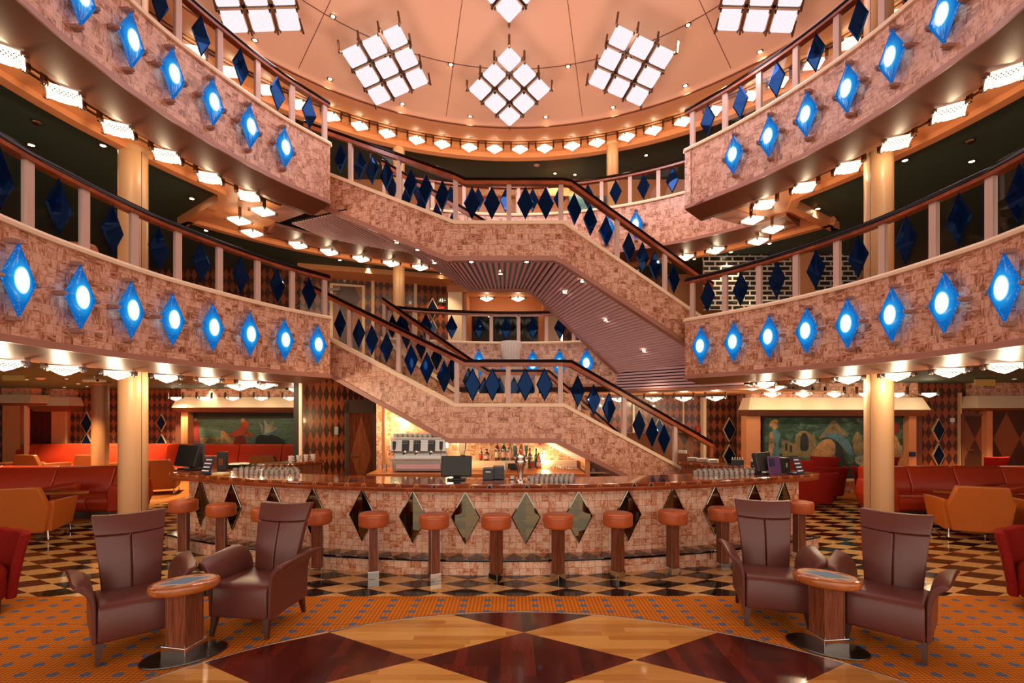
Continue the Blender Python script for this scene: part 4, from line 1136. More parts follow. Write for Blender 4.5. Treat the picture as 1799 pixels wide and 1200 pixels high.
# stools
def stool():
    root = thing('bar_stool', None, 'bar stool')
    mb = MB(); r = 0.166
    mb.lathe([(0.0, 0.585), (r * 0.90, 0.585), (r * 0.98, 0.595), (r, 0.615), (r, 0.700), (r * 0.985, 0.716), (r * 0.94, 0.727), (r * 0.8, 0.731), (0.0, 0.733)], 40)
    mb.build('seat', M['stool_leather'], root, smooth=True, angle=60)
    MB().lathe([(r + 0.001, 0.688), (r + 0.0025, 0.690), (r + 0.001, 0.692)], 40).build('seam', M['stool_leather'], root)
    mb = MB(); mb.box((0, 0, 0.335), (0.098, 0.098, 0.50)); mb.build('column', M['walnut'], root, bevel=0.003)
    mb = MB()
    for x in (-0.0495, 0.0495):
        for y in (-0.0495, 0.0495): mb.box((x, y, 0.335), (0.005, 0.005, 0.50))
    mb.build('corner_strip', M['steel'], root)
    MB().prism([(-0.062, -0.062), (0.062, -0.062), (0.062, 0.062), (-0.062, 0.062)], 0.0, 0.085).build('foot', M['chrome'], root, bevel=0.003)
    return root
pr = stool()
ST = [322.7, 388.7, 468, 557, 656.7, 763, 872, 980.5, 1085.3, 1182, 1269.8, 1337, 1404]
RZ = [10, 14, 20, 8, 12, 26, 52, 44, 42, 18, 12, 8, 6]
for i, px in enumerate(ST):
    a = bang(9.49, px); p = bpt(9.49, a); o = pr if i == 0 else copy_tree(pr)
    place(o, (p.x, p.y, 0.0), R(RZ[i]), f'round orange leather bar stool on a square wooden post, {ORD[i]} from left along the bar', 'bar stools along the bar')

# ------------------------------------------------------------------ brown armchairs and side tables
def armchair():
    root = thing('armchair', None, 'armchair')
    # seat: box with a rounded front and a slightly dropped back
    prof = [(-0.29, 0.155), (-0.30, 0.20), (-0.295, 0.385), (-0.275, 0.42), (-0.235, 0.437), (0.0, 0.425), (0.26, 0.405), (0.26, 0.155)]
    vs = [(-0.245, y, z) for y, z in prof] + [(0.245, y, z) for y, z in prof]; k = len(prof)
    MB().mesh(vs, [tuple(range(k)), tuple(range(2 * k - 1, k - 1, -1))] + [(i, (i + 1) % k, k + (i + 1) % k, k + i) for i in range(k)]).build('seat', M['brown_leather'], root, bevel=0.018, segs=3, smooth=True, angle=35)
    def slab(u0, u1, v0, v1, inset=0.003):
        n, m_ = 6, 8; F = []; Bk = []
        for j in range(m_ + 1):
            v = v0 + (v1 - v0) * j / m_
            for i in range(n + 1):
                u = u0 + (u1 - u0) * i / n
                wd = 0.200 + 0.058 * v ** 1.3
                y = 0.185 + 0.17 * v + 0.05 * max(0, v - 0.8) ** 1.2 - 0.03 * math.sin(PI * min(v, 1)) + 0.022 * (u * u)
                z = 0.385 + 0.60 * v + 0.012 * u * u * v
                F.append((u * wd, y - 0.012 * (1 - u * u), z)); Bk.append((u * wd * 0.97, y + 0.075, z - 0.005))
        N = (n + 1) * (m_ + 1); vs = F + Bk; fs = []
        for j in range(m_):
            for i in range(n):
                a = j * (n + 1) + i; fs += [(a, a + 1, a + n + 2, a + n + 1), (N + a + n + 1, N + a + n + 2, N + a + 1, N + a)]
        for j in range(m_):
            a = j * (n + 1); b = a + n; fs += [(a, a + n + 1, N + a + n + 1, N + a), (b + n + 1, b, N + b, N + b + n + 1)]
        for i in range(n):
            a = i; b = m_ * (n + 1) + i; fs += [(a + 1, a, N + a, N + a + 1), (b, b + 1, N + b + 1, N + b)]
        return MB().mesh(vs, fs)
    bk = slab(-1, 1, 0.74, 1.0).build('backrest', M['brown_leather'], root, bevel=0.012, segs=3, smooth=True, angle=40)
    for u0, u1 in ((-1, -0.012), (0.012, 1)): slab(u0, u1, 0.0, 0.735).build('back_panel', M['brown_leather'], root, bevel=0.010, segs=3, smooth=True, angle=40)
    # arms: thin sides that flare outwards at the top
    for sx in (-1, 1):
        cur = [(0.249, 0.155), (0.250, 0.35), (0.252, 0.45), (0.264, 0.52), (0.292, 0.575), (0.340, 0.610), (0.395, 0.622)]
        inn = [(0.28, 0.155), (0.283, 0.35), (0.288, 0.44), (0.302, 0.50), (0.326, 0.542), (0.362, 0.572), (0.402, 0.594)]
        lp = cur + inn[::-1]; k = len(lp); vs = []; fs = []; ys = [-0.285, -0.20, 0.0, 0.18, 0.27]
        for q, y in enumerate(ys):
            f = [0.80, 0.96, 1.0, 1.08, 1.12][q]; dz = [-0.02, 0, 0.004, 0.004, -0.01][q]
            vs += [(sx * (0.249 + (x - 0.249) * f), y, z + (dz if z > 0.3 else 0)) for x, z in lp]
        for q in range(len(ys) - 1):
            for j in range(k): fs.append((q * k + j, (q + 1) * k + j, (q + 1) * k + (j + 1) % k, q * k + (j + 1) % k))
        fs += [tuple(range(k)), tuple((len(ys) - 1) * k + j for j in range(k))[::-1]]
        MB().mesh(vs, fs).build('arm', M['brown_leather'], root, bevel=0.008, segs=2, smooth=True, angle=50)
    for sx in (-1, 1):
        for y, sy in ((-0.255, -1), (0.245, 1)):
            b = Vector((sx * 0.245, y + sy * 0.03, 0.0)); t = Vector((sx * 0.23, y, 0.165)); vs = []
            for c, h in ((b, 0.013), (t, 0.026)):
                vs += [(c.x - h, c.y - h, c.z), (c.x + h, c.y - h, c.z), (c.x + h, c.y + h, c.z), (c.x - h, c.y + h, c.z)]
            MB().mesh(vs, [(3, 2, 1, 0), (4, 5, 6, 7), (0, 1, 5, 4), (1, 2, 6, 5), (2, 3, 7, 6), (3, 0, 4, 7)]).build('leg', M['leg_wood'], root)
    return root
ac = armchair()
def chair_at(fl, fr, label, first=False):
    "front edge given by its two corners on the floor plan"
    fl, fr = Vector(fl), Vector(fr); d = (fr - fl).normalized(); n = Vector((-d.y, d.x))
    c = (fl + fr) / 2 + n * 0.29
    o = ac if first else copy_tree(ac); place(o, (c.x, c.y, 0.004), math.atan2(d.y, d.x), label, 'brown leather armchairs'); return o
chair_at((-3.02, 3.56), (-2.655, 3.90), 'brown leather high-back armchair left of the left side table, nearest the left edge', True)
chair_at((-2.50, 4.05), (-1.99, 3.99), 'brown leather high-back armchair between the left side table and the bar')
chair_at((2.03, 4.245), (2.50, 4.10), 'brown leather high-back armchair between the bar and the right side table')
chair_at((2.67, 3.93), (3.03, 3.58), 'brown leather high-back armchair right of the right side table')
def side_table():
    root = thing('side_table', None, 'side table')
    def ell(a, b, n=56): return [(a * math.cos(2 * PI * i / n), b * math.sin(2 * PI * i / n)) for i in range(n)]
    A_, B_ = 0.235, 0.165
    mb = MB(); mb.lathe([(0.0, 0.495), (0.86, 0.495), (0.95, 0.502), (0.995, 0.522), (1.0, 0.540), (0.985, 0.556), (0.94, 0.565), (0.0, 0.565)], 56, sx=A_, sy=B_)
    tp = mb.build('table_top', M['table_rim'], root, smooth=True, angle=50)
    ins = MB(); ins.prism(ell(A_ * 0.86, B_ * 0.84), 0.565, 0.5662, m=1)
    ins.prism([(-0.195, 0), (0, -0.098), (0.195, 0), (0, 0.098)], 0.5662, 0.5670, m=2); ins.prism([(-0.18, 0), (0, -0.089), (0.18, 0), (0, 0.089)], 0.5670, 0.5676, m=0)
    for sx in (-1, 1):
        for sy in (-1, 1):
            q = [(sx * 0.05, sy * 0.082), (sx * 0.10, sy * 0.058), (sx * 0.150, sy * 0.088), (sx * 0.085, sy * 0.118)]
            ins.prism(q if sx * sy > 0 else q[::-1], 0.5662, 0.5668, m=3)
    o = ins.build('inlay', [M['table_blue'], M['table_light'], M['frame_gold'], M['table_brown']], tp)
    RC = Matrix.Rotation(R(43), 3, 'Z')
    MB().box((0, 0, 0.29), (0.165, 0.165, 0.45), RC).build('column', M['walnut'], root, bevel=0.003)
    mb = MB()
    for x in (-0.0825, 0.0825):
        for y in (-0.0825, 0.0825): q = RC @ Vector((x, y, 0)); mb.box((q.x, q.y, 0.29), (0.006, 0.006, 0.44), RC)
    mb.build('corner_strip', M['steel'], root)
    MB().box((0, 0, 0.055), (0.215, 0.215, 0.10), RC).build('collar', M['chrome'], root, bevel=0.004)
    mb = MB(); mb.lathe([(0.98, 0.0), (1.0, 0.004), (0.99, 0.012), (0.0, 0.014)], 56, sx=0.285, sy=0.185); mb.build('base_plate', M['steel_dark'], root, smooth=True, angle=50)
    return root
stb = side_table(); place(stb, (-2.49, 3.726, 0.0092), R(36), 'small oval side table with blue inlay between the two brown armchairs at left', 'oval side tables')
o = copy_tree(stb); place(o, (2.48, 3.86, 0.0092), R(-36), 'small oval side table with blue inlay between the two brown armchairs at right', 'oval side tables')
# ------------------------------------------------------------------ walls of the ground floor
def wallseg(name, label, A, B, z0, z1, mat, th=0.12, kind='structure', out=None):
    "upright wall slab between two plan points; front face towards the camera; UV in metres"
    A, B = Vector(A), Vector(B); t = (B - A).normalized(); n = Vector((t.y, -t.x))
    if n.dot(-A) < 0: n = -n
    L = (B - A).length
    mb = MB(); f = [(A.x, A.y), (B.x, B.y)]; bq = [(A.x - n.x * th, A.y - n.y * th), (B.x - n.x * th, B.y - n.y * th)]
    vs = [(*f[0], z0), (*f[1], z0), (*f[1], z1), (*f[0], z1), (*bq[0], z0), (*bq[1], z0), (*bq[1], z1), (*bq[0], z1)]
    fs = [(0, 1, 2, 3), (5, 4, 7, 6), (3, 2, 6, 7), (1, 0, 4, 5), (4, 0, 3, 7), (1, 5, 6, 2)]
    uv = [[(0, z0), (L, z0), (L, z1), (0, z1)]] * 2 + [[(0, 0), (L, 0), (L, th), (0, th)]] * 2 + [[(0, z0), (th, z0), (th, z1), (0, z1)]] * 2
    mb.mesh(vs, fs, uv)
    o = mb.build(name, M[mat], loc=((A.x + B.x) / 2, (A.y + B.y) / 2, z0), kind=kind); o['label'] = label
    return o
def pbox(mb, px0, px1, py0, py1, Y, dep=0.05, m=None):
    a, b = at(px0, py1, Y), at(px1, py0, Y)
    mb.box(((a.x + b.x) / 2, Y + dep / 2, (a.z + b.z) / 2), (abs(b.x - a.x), dep, abs(b.z - a.z)), m=m); return mb
ZC = H + 0.70
wallseg('wall_back', 'harlequin wood wall at the back of the left lounge', (-19, 14.4), (-3.0, 14.4), 0, ZC, 'harlequin')
wallseg('wall_back', 'harlequin wood wall behind the lower staircase', (-3.2, 12.6), (6.3, 12.6), 0, 2.87, 'harlequin')
wallseg('wall_right', 'harlequin wood wall behind the right lounge', (5.35, 11.55), (18, 11.55), 0, ZC, 'harlequin')
wallseg('wall_left', 'harlequin wood side wall of the bar core at left', (-3.78, 8.74), (-2.5, 10.25), 0, 2.80, 'harlequin_fine')
wallseg('wall_left', 'dark return wall behind the bar core', (-3.78, 8.74), (-3.7, 14.4), 0, 2.80, 'dark_wall')
wallseg('wall_left', 'far left end wall of the ground floor lounge', (-17.5, -4), (-17.5, 14.4), 0, ZC, 'harlequin')
wallseg('wall_right', 'far right end wall of the ground floor lounge', (17.5, -4), (17.5, 11.6), 0, ZC, 'harlequin')
mb = MB()
for px, Y, m in ((528.5, 8.70, 'post_paint'),):
    a = at(px, 690, Y); mb.box((a.x, a.y, 1.35), (0.05, 0.05, 2.7))
mb.build('trim_5', M['cream'], loc=(-3.8, 8.7, 0), kind='structure')['label'] = 'white upright strip at the corner of the bar core'
def framed_diamond(px, pyc, Y, w_, h_, label, n=Vector((0, -1))):
    c = at(px, pyc, Y - 0.02); root = thing('framed_mirror', label, 'mirror', tuple(c))
    for nm, s_, d, m in (('frame', 1.0, 0.02, 'frame_gold'), ('mirror', 0.86, 0.035, 'navy_mirror')):
        q = [(w_ / 2 * s_, 0), (0, h_ / 2 * s_), (-w_ / 2 * s_, 0), (0, -h_ / 2 * s_)]
        vs = [(c.x + x, c.y - d, c.z + z) for x, z in q] + [(c.x + x, c.y + 0.02, c.z + z) for x, z in q]
        MB().mesh(vs, [(3, 2, 1, 0), (4, 5, 6, 7)] + [(i, (i + 1) % 4, 4 + (i + 1) % 4, 4 + i) for i in range(4)]).build(nm, M[m], root)
for px, py, Y, w_, lab in ((153, 744, 14.4, 0.36, 'upper navy diamond in a gold frame on the left lounge wall'), (153, 781, 14.4, 0.36, 'lower navy diamond in a gold frame on the left lounge wall, above the sofa'),
                           (284, 743, 14.4, 0.28, 'upper narrow navy diamond beside the left mural'), (284, 778, 14.4, 0.28, 'lower narrow navy diamond beside the left mural'),
                           (1281, 755, 12.6, 0.34, 'upper navy diamond in a gold frame right of the stair foot'), (1281, 802, 12.6, 0.34, 'lower navy diamond in a gold frame right of the stair foot'),
                           (1648, 756, 11.55, 0.30, 'upper navy diamond in a gold frame above the right sofa'), (1648, 800, 11.55, 0.30, 'lower navy diamond in a gold frame just above the right sofa'),
                           (1158, 755, 12.6, 0.34, 'upper navy diamond in a gold frame behind the stair rail'), (1158, 801, 12.6, 0.34, 'lower navy diamond in a gold frame behind the stair rail')):
    framed_diamond(px, py, Y, w_, w_ * 1.9, lab)
def pelmet(px0, px1, py0, py1, py2, Y, label, dep=0.5):
    "sloping cream canopy with a brown underside and a strip of stone above"
    a, b = at(px0, py0, Y - dep), at(px1, py1, Y - dep); c = at(px0, py2, Y - dep)
    root = thing('pelmet', label, 'canopy', ((a.x + b.x) / 2, Y - dep, c.z), kind='structure')
    x0, x1 = a.x, b.x; zt_, zm, zb = a.z, b.z, c.z; s_ = 0.10
    mb = MB(); mb.mesh([(x0 + s_, Y - dep + 0.12, zt_), (x1 - s_, Y - dep + 0.12, zt_), (x1, Y - dep, zm), (x0, Y - dep, zm), (x0 + s_, Y, zt_), (x1 - s_, Y, zt_), (x1, Y, zm), (x0, Y, zm)],
                       [(3, 2, 1, 0), (0, 1, 5, 4), (2, 6, 5, 1), (0, 4, 7, 3), (7, 4, 5, 6)]).build('canopy', M['cream'], root)
    mb = MB(); mb.mesh([(x0, Y - dep, zm), (x1, Y - dep, zm), (x1 - 0.06, Y - dep + 0.14, zb), (x0 + 0.06, Y - dep + 0.14, zb), (x0, Y, zm), (x1, Y, zm), (x1 - 0.06, Y, zb), (x0 + 0.06, Y, zb)],
                       [(0, 3, 2, 1), (3, 7, 6, 2), (0, 4, 7, 3), (1, 2, 6, 5)]).build('underside', M['lip_brown'], root)
    mb = MB(); mb.box(((x0 + x1) / 2, Y - dep + 0.33, (zt_ + ZC) / 2), (x1 - x0 - 0.3, 0.3, ZC - zt_)).build('stone_strip', M['onyx'], root)
    return root, x0, x1, zt_
pelmet(-20, 53, 693, 708, 712, 14.2, 'orange-beige canopy over the doorway at the left edge', 0.8)
pelmet(47, 121, 697, 713, 723, 14.4, 'beige canopy over the red curtain at left')
pr1 = pelmet(301, 545, 697, 716, 724, 14.4, 'lit cream canopy over the left mural')
pr2 = pelmet(1315, 1636, 698, 720, 731, 11.55, 'lit cream canopy over the right mural')
pelmet(1719, 1860, 695, 717, 722, 11.55, 'beige canopy over the large panel at the right edge')
def pieces(name, label, items, loc, kind='structure'):
    mats = []; mb = MB()
    for px0, px1, py0, py1, Y, dep, m in items:
        if m not in mats: mats.append(m)
        pbox(mb, px0, px1, py0, py1, Y, dep, mats.index(m))
    o = mb.build(name, [M[m] for m in mats], loc=loc, kind=kind); o['label'] = label; return o
def fl(Y): return HY + FP * H / Y            # row of the floor at a depth
pieces('trim_6', 'beige doorway pilaster at the left edge', [(4, 35, 711, fl(14.0) - 1, 14.0, 0.3, 'paint_orange'), (35, 41, 711, fl(14.2), 14.2, 0.15, 'onyx')], (-14, 14, 0))
pieces('trim_7', 'white corner strip beside the red curtain', [(42, 46, 709, fl(13.9), 13.9, 0.1, 'cream')], (-13, 14, 0))
pieces('trim_8', 'beige pilaster right of the red curtain', [(90, 115, 723, fl(14.3), 14.25, 0.15, 'paint_orange'), (114.5, 116, 690, fl(14.3), 14.2, 0.05, 'frame_gold')], (-13, 14.2, 0))
pieces('trim_9', 'beige pilasters at the ends of the left mural', [(308, 320, 724, fl(14.3), 14.3, 0.1, 'lip_brown'), (318, 330, 724, fl(14.3), 14.1, 0.3, 'paint_orange')], (-9, 14.2, 0))
pieces('trim_10', 'beige pilasters at the ends of the right mural', [(1311, 1336, 730, fl(11.4), 11.3, 0.25, 'paint_orange'), (1597, 1610, 731, fl(11.4), 11.3, 0.25, 'paint_orange'), (1610, 1620, 731, fl(11.5), 11.4, 0.15, 'lip_brown')], (7, 11.4, 0))
pieces('trim_11', 'pale upright strips on the right lounge wall', [(1687, 1690, 690, fl(11.5), 11.48, 0.07, 'frame_gold'), (1734, 1744, 722, fl(11.5), 11.35, 0.2, 'paint_orange'), (1690, 1734, 729, 731.5, 11.48, 0.07, 'frame_gold'), (1732.5, 1734.5, 729, fl(11.5), 11.46, 0.08, 'frame_gold')], (11, 11.5, 0))
pieces('trim_12', 'white upright strips on the wall behind the stair', [(1112, 1115, 703, fl(12.5), 12.52, 0.08, 'cream'), (1200, 1202, 700, fl(12.5), 12.55, 0.05, 'frame_gold'), (1236, 1241, 698, fl(12.4), 12.4, 0.2, 'cream'), (1305, 1311, 698, fl(12.4), 12.45, 0.15, 'lip_brown')], (4, 12.5, 0))
pieces('wall_right', 'wall panel of large wooden diamonds at the right edge', [(1745, 1860, 722, fl(11.5), 11.5, 0.05, 'harlequin_big')], (12, 11.5, 0))
pieces('baseboard_right', 'onyx tile base under the right mural', [(1336, 1597, 846, fl(11.3), 11.3, 0.2, 'onyx'), (1336, 1597, 843, 846, 11.25, 0.25, 'cream')], (7, 11.4, 0))
cu = MB(); n = 40
for i in range(n):
    x0, x1 = at(47, 0, 14.35).x, at(89, 0, 14.35).x
    xa, xb = x0 + (x1 - x0) * i / n, x0 + (x1 - x0) * (i + 1) / n; ya, yb = 14.33 + 0.03 * math.sin(i * 1.9), 14.33 + 0.03 * math.sin((i + 1) * 1.9)
    cu.quad([(xa, ya, 0.05), (xb, yb, 0.05), (xb, yb, 1.90), (xa, ya, 1.90)])
tag(cu.build('curtain', M['red_curtain'], loc=(-13.5, 14.3, 0)), 'dark red curtain in the doorway at far left', 'curtain')
# doors
def door(name, label, P3f, w_, z1, wood, frame, handle_side=1):
    "P3f maps (across, out, up) to a world point"
    root = thing(name, label, 'door', tuple(P3f(0, 0, 0)), kind='structure')
    def bx(a0, a1, d0, d1, z0, z1_, mat, nm, par=root):
        vs = [P3f(a, d, z) for z in (z0, z1_) for d in (d0, d1) for a in (a0, a1)]
        L = a1 - a0
        MB().mesh(vs, [(0, 2, 3, 1), (4, 5, 7, 6), (0, 1, 5, 4), (2, 6, 7, 3), (0, 4, 6, 2), (1, 3, 7, 5)], [[(a0, z0), (a0, z0), (a1, z0), (a1, z0)]] * 2 + [[(a0, z0), (a1, z0), (a1, z1_), (a0, z1_)], [(a0, z0), (a0, z1_), (a1, z1_), (a1, z0)]] + [[(0, z0), (0, z1_), (.1, z1_), (.1, z0)]] * 2).build(nm, M[mat], par)
    bx(-w_ / 2, w_ / 2, -0.02, 0.02, 0.01, z1 - 0.2 if frame == 'frame_dark' else z1, wood, 'leaf')
    for s_ in (-1, 1): bx(min(s_ * (w_ / 2), s_ * (w_ / 2 + 0.07)), max(s_ * (w_ / 2), s_ * (w_ / 2 + 0.07)), -0.03, 0.05, 0, z1, frame, 'frame')
    bx(-w_ / 2 - 0.07, w_ / 2 + 0.07, -0.03, 0.05, z1 - (0.2 if frame == 'frame_dark' else 0), z1 + 0.05, frame, 'frame')
    x = handle_side * (w_ / 2 - 0.07); a = P3f(x, 0.02, 1.0); b = P3f(x, 0.07, 1.0); c = P3f(x - handle_side * 0.12, 0.07, 1.0)
    MB().tube([a, b, c], 0.011).build('handle', M['chrome'], root)
    return root
A, B = Vector((-3.78, 8.74)), Vector((-2.5, 10.25)); t = (B - A).normalized(); n = Vector((t.y, -t.x)); n = n if n.dot(A) < 0 else -n
def on_core(px):
    k = (px - CX) / FP; fa, fb = A.x - k * A.y, B.x - k * B.y; return A.lerp(B, fa / (fa - fb))
d0, d1 = on_core(611), on_core(655); c = (d0 + d1) / 2
def cf(a, d, z): return Vector((c.x + t.x * a + n.x * d, c.y + t.y * a + n.y * d, z))
door('door_1', 'dark wooden door with a large diamond in a steel frame behind the bar', cf, (d1 - d0).length, 2.06, 'door_wood', 'frame_dark', -1)
wd = (d1 - d0).length
MB().quad([cf(-wd * 0.42, 0.024, 1.02), cf(0, 0.024, 0.42), cf(wd * 0.42, 0.024, 1.02), cf(0, 0.024, 1.80)]).quad([cf(-wd * 0.3, 0.024, 0.01), cf(wd * 0.3, 0.024, 0.01), cf(0, 0.024, 0.42)]).build('diamond_inlay', M['door_inlay'], bpy.data.objects['door_1'], fixn=False)
q = on_core(590); MB().box((q.x + n.x * 0.015, q.y + n.y * 0.015, 1.52), (0.07, 0.03, 0.15)).build('light_switch', M['grey_plastic'], loc=(q.x, q.y, 1.5)); tag(bpy.data.objects['light_switch'], 'pale switch plate on the wood panelling left of the bar door', 'switch')
door('door_2', 'dark door with a steel handle on the right lounge wall', lambda a, d, z: Vector((at(1711, 0, 11.5).x + a, 11.5 - d, z)), 0.52, 1.78, 'harlequin_big', 'lip_brown', -1)
def small_box(name, label, cat, px, py, Y, w_, h_, mat, dep=0.03):
    p = at(px, py, Y); return tag(MB().box((p.x, Y - dep / 2, p.z), (w_, dep, h_)).build(name, M[mat], loc=tuple(p), bevel=0.003), label, cat)
small_box('thermostat', 'white control box on the harlequin wall above the right sofa', 'thermostat', 1672, 738, 11.55, 0.09, 0.10, 'white_china')
small_box('wall_socket', 'small grey socket plate just under the white control box', 'socket', 1671.5, 744.5, 11.55, 0.05, 0.05, 'grey_plastic')
small_box('name_plate', 'navy sign plate on the pilaster right of the right mural', 'sign', 1602, 798, 11.3, 0.14, 0.11, 'navy_card')
small_box('fire_alarm', 'red fire alarm call point on the wall behind the stair foot', 'alarm', 1226, 754, 12.55, 0.09, 0.13, 'red_alarm')
small_box('light_switch', 'white switch box under the right flight of the lower staircase', 'switch', 1042, 819, 8.62, 0.065, 0.19, 'white_china')

# murals: painted boards in dark frames
def mural(label, px0, px1, py0, py1, Y, ground, shapes):
    a, b = at(px0, py1, Y), at(px1, py0, Y); root = thing('mural', label, 'painting', ((a.x + b.x) / 2, Y, a.z))
    W, Hh = b.x - a.x, b.z - a.z; mats = [ground] + sorted({s_[0] for s_ in shapes})
    mb = MB(); mb.quad([(a.x, Y - 0.03, a.z), (b.x, Y - 0.03, a.z), (b.x, Y - 0.03, b.z), (a.x, Y - 0.03, b.z)], [(0, 0), (W, 0), (W, Hh), (0, Hh)], m=0)
    for i, (m, pts) in enumerate(shapes):
        pts = catmull(pts + [pts[0]], 4)[:-1] if len(pts) > 4 else [Vector(p) for p in pts]
        mb.quad([(a.x + p.x * W, Y - 0.031 - 0.0006 * (i + 1), a.z + p.y * Hh) for p in pts], [(p.x * W, p.y * Hh) for p in pts], m=mats.index(m))
    o = mb.build('painted_board', [M[m] for m in mats], root, fixn=False)
    mb = MB()
    for x0, x1, z0, z1 in ((a.x - 0.05, a.x, a.z - 0.05, b.z + 0.05), (b.x, b.x + 0.05, a.z - 0.05, b.z + 0.05), (a.x, b.x, b.z, b.z + 0.05), (a.x, b.x, a.z - 0.05, a.z)):
        mb.box(((x0 + x1) / 2, Y - 0.03, (z0 + z1) / 2), (x1 - x0, 0.06, z1 - z0))
    mb.build('frame', M['dark_wall'], root)
ppx = lambda x, y: ((x - 331.0) / 215.0, (832.0 - y) / 104.0)
S_ = lambda m, *p: (m, [ppx(*q) for q in p])
mural('seascape mural with a red draped figure and a white spray behind the left sofas', 331, 546, 728, 832, 14.38, 'mural_sea', [
    S_('mural_dark', (331, 728), (546, 728), (546, 734), (440, 736), (331, 736)),
    S_('mural_stone', (331, 772), (360, 768), (420, 770), (440, 776), (400, 786), (331, 790)),
    S_('mural_red', (340, 742), (346, 738), (350, 745), (351, 758), (354, 780), (355, 800), (339, 800), (340, 770), (338, 755)),
    S_('mural_skin', (343, 735), (347, 735), (347, 740), (343, 740)),
    S_('mural_skin', (389, 758), (394, 757), (404, 767), (411, 779), (408, 786), (398, 772), (393, 770), (392, 782), (390, 778)),
    S_('mural_orange', (424, 738), (432, 739), (438, 745), (436, 756), (446, 766), (440, 768), (425, 764), (410, 768), (402, 762), (414, 757), (424, 748)),
    S_('mural_skin', (425, 735), (431, 735), (432, 741), (425, 742)),
    S_('mural_red', (414, 768), (428, 765), (434, 778), (426, 792), (410, 790)),
    S_('mural_dark', (450, 770), (458, 764), (478, 764), (498, 772), (500, 782), (470, 784), (452, 784)),
    S_('mural_pale', (460, 752), (456, 742), (464, 748), (466, 737), (472, 746), (482, 738), (480, 750), (488, 752), (478, 760), (468, 764), (462, 762)),
    S_('mural_blue', (463, 744), (466, 744), (466, 764), (461, 764)), S_('mural_blue', (468, 762), (490, 755), (492, 758), (470, 766))])
qpx = lambda x, y: ((x - 1341.0) / 254.0, (842.0 - y) / 108.0)
Q_ = lambda m, *p: (m, [qpx(*q) for q in p])
mural('dark green mural of a woman in blue, balustrade and arch behind the right column', 1341, 1595, 734, 842, 11.5, 'mural_garden', [
    Q_('mural_stone', (1372, 770), (1397, 781), (1397, 800), (1374, 802)), Q_('mural_stone', (1397, 764), (1404, 758), (1414, 757), (1424, 764), (1430, 766), (1430, 800), (1396, 800)),
    Q_('mural_dark', (1405, 768), (1411, 760), (1418, 768), (1418, 790), (1405, 790)),
    Q_('mural_dark', (1378, 778), (1382, 779), (1382, 792), (1378, 792)), Q_('mural_dark', (1386, 782), (1390, 783), (1390, 794), (1386, 794)),
    Q_('mural_skin', (1352, 741), (1358, 737), (1366, 738), (1364, 744), (1365, 750), (1360, 755), (1354, 750), (1350, 748)),
    Q_('mural_blue', (1355, 756), (1362, 755), (1370, 764), (1366, 780), (1368, 800), (1356, 812), (1350, 790), (1352, 770)),
    Q_('mural_skin', (1351, 760), (1356, 760), (1358, 778), (1354, 800), (1349, 796)),
    Q_('mural_stone', (1436, 770), (1448, 756), (1462, 738), (1476, 752), (1488, 766), (1470, 764), (1450, 768)),
    Q_('mural_blue', (1440, 766), (1462, 760), (1482, 768), (1494, 784), (1496, 800), (1484, 794), (1470, 776), (1452, 768)),
    Q_('mural_skin', (1424, 796), (1440, 776), (1456, 771), (1466, 782), (1470, 800), (1462, 822), (1444, 826), (1430, 812)),
    Q_('mural_dark', (1466, 776), (1478, 786), (1482, 806), (1500, 838), (1468, 838), (1466, 800)),
    Q_('mural_stone', (1496, 770), (1504, 758), (1512, 770), (1515, 790), (1508, 798), (1498, 794)),
    Q_('mural_pale', (1500, 804), (1512, 800), (1522, 806), (1516, 818), (1503, 814)),
    Q_('mural_skin', (1564, 768), (1572, 766), (1582, 790), (1588, 820), (1570, 822)), Q_('mural_red', (1566, 745), (1576, 742), (1578, 760), (1568, 764)),
    Q_('mural_pale', (1574, 784), (1582, 782), (1584, 794), (1576, 796))])
for pr_, lab, n_ in ((pr1, 'left', 5), (pr2, 'right', 6)):
    _, x0, x1, zt_ = pr_
    for i in range(n_):
        x = x0 + (x1 - x0) * (i + 0.5) / n_; Yc = 13.5 if lab == 'left' else 10.7
        o = copy_tree(rl); lamp_light(o, RINGL, (0, 0, -0.15)); place(o, (x, Yc, H + 0.42), 0, f'white lamp over the {lab} mural canopy, {ORD[i]} from left', f'lamps over the {lab} mural')

# ------------------------------------------------------------------ back wall of the bar
wallseg('wall_back', 'onyx tiled wall at the back of the bar, lit yellow', (-2.40, 8.66), (1.12, 8.66), 0, 2.2, 'onyx', 0.1)
wallseg('wall_right', 'onyx tiled return beside the bar shelves', (1.08, 8.60), (1.25, 8.05), 0, 1.9, 'onyx', 0.04)
wallseg('wall_back', 'dark harlequin wall under the right flight of the stair', (1.28, 8.66), (3.3, 8.9), 0, 1.5, 'harlequin_big', 0.06)
pieces('trim_13', 'beige posts at the ends of the bar back wall', [(670.5, 676, 690, fl(8.3), 8.3, 0.1, 'paint_orange'), (1028, 1036, 790, fl(8.0), 8.0, 0.1, 'paint_orange')], (-2, 8.3, 0))
pieces('trim_14', 'pale rail frame under the right flight', [(1036, 1086, 829, 832, 8.4, 0.04, 'cream'), (1084, 1086, 829, 850, 8.4, 0.04, 'cream')], (1.6, 8.4, 0.7))
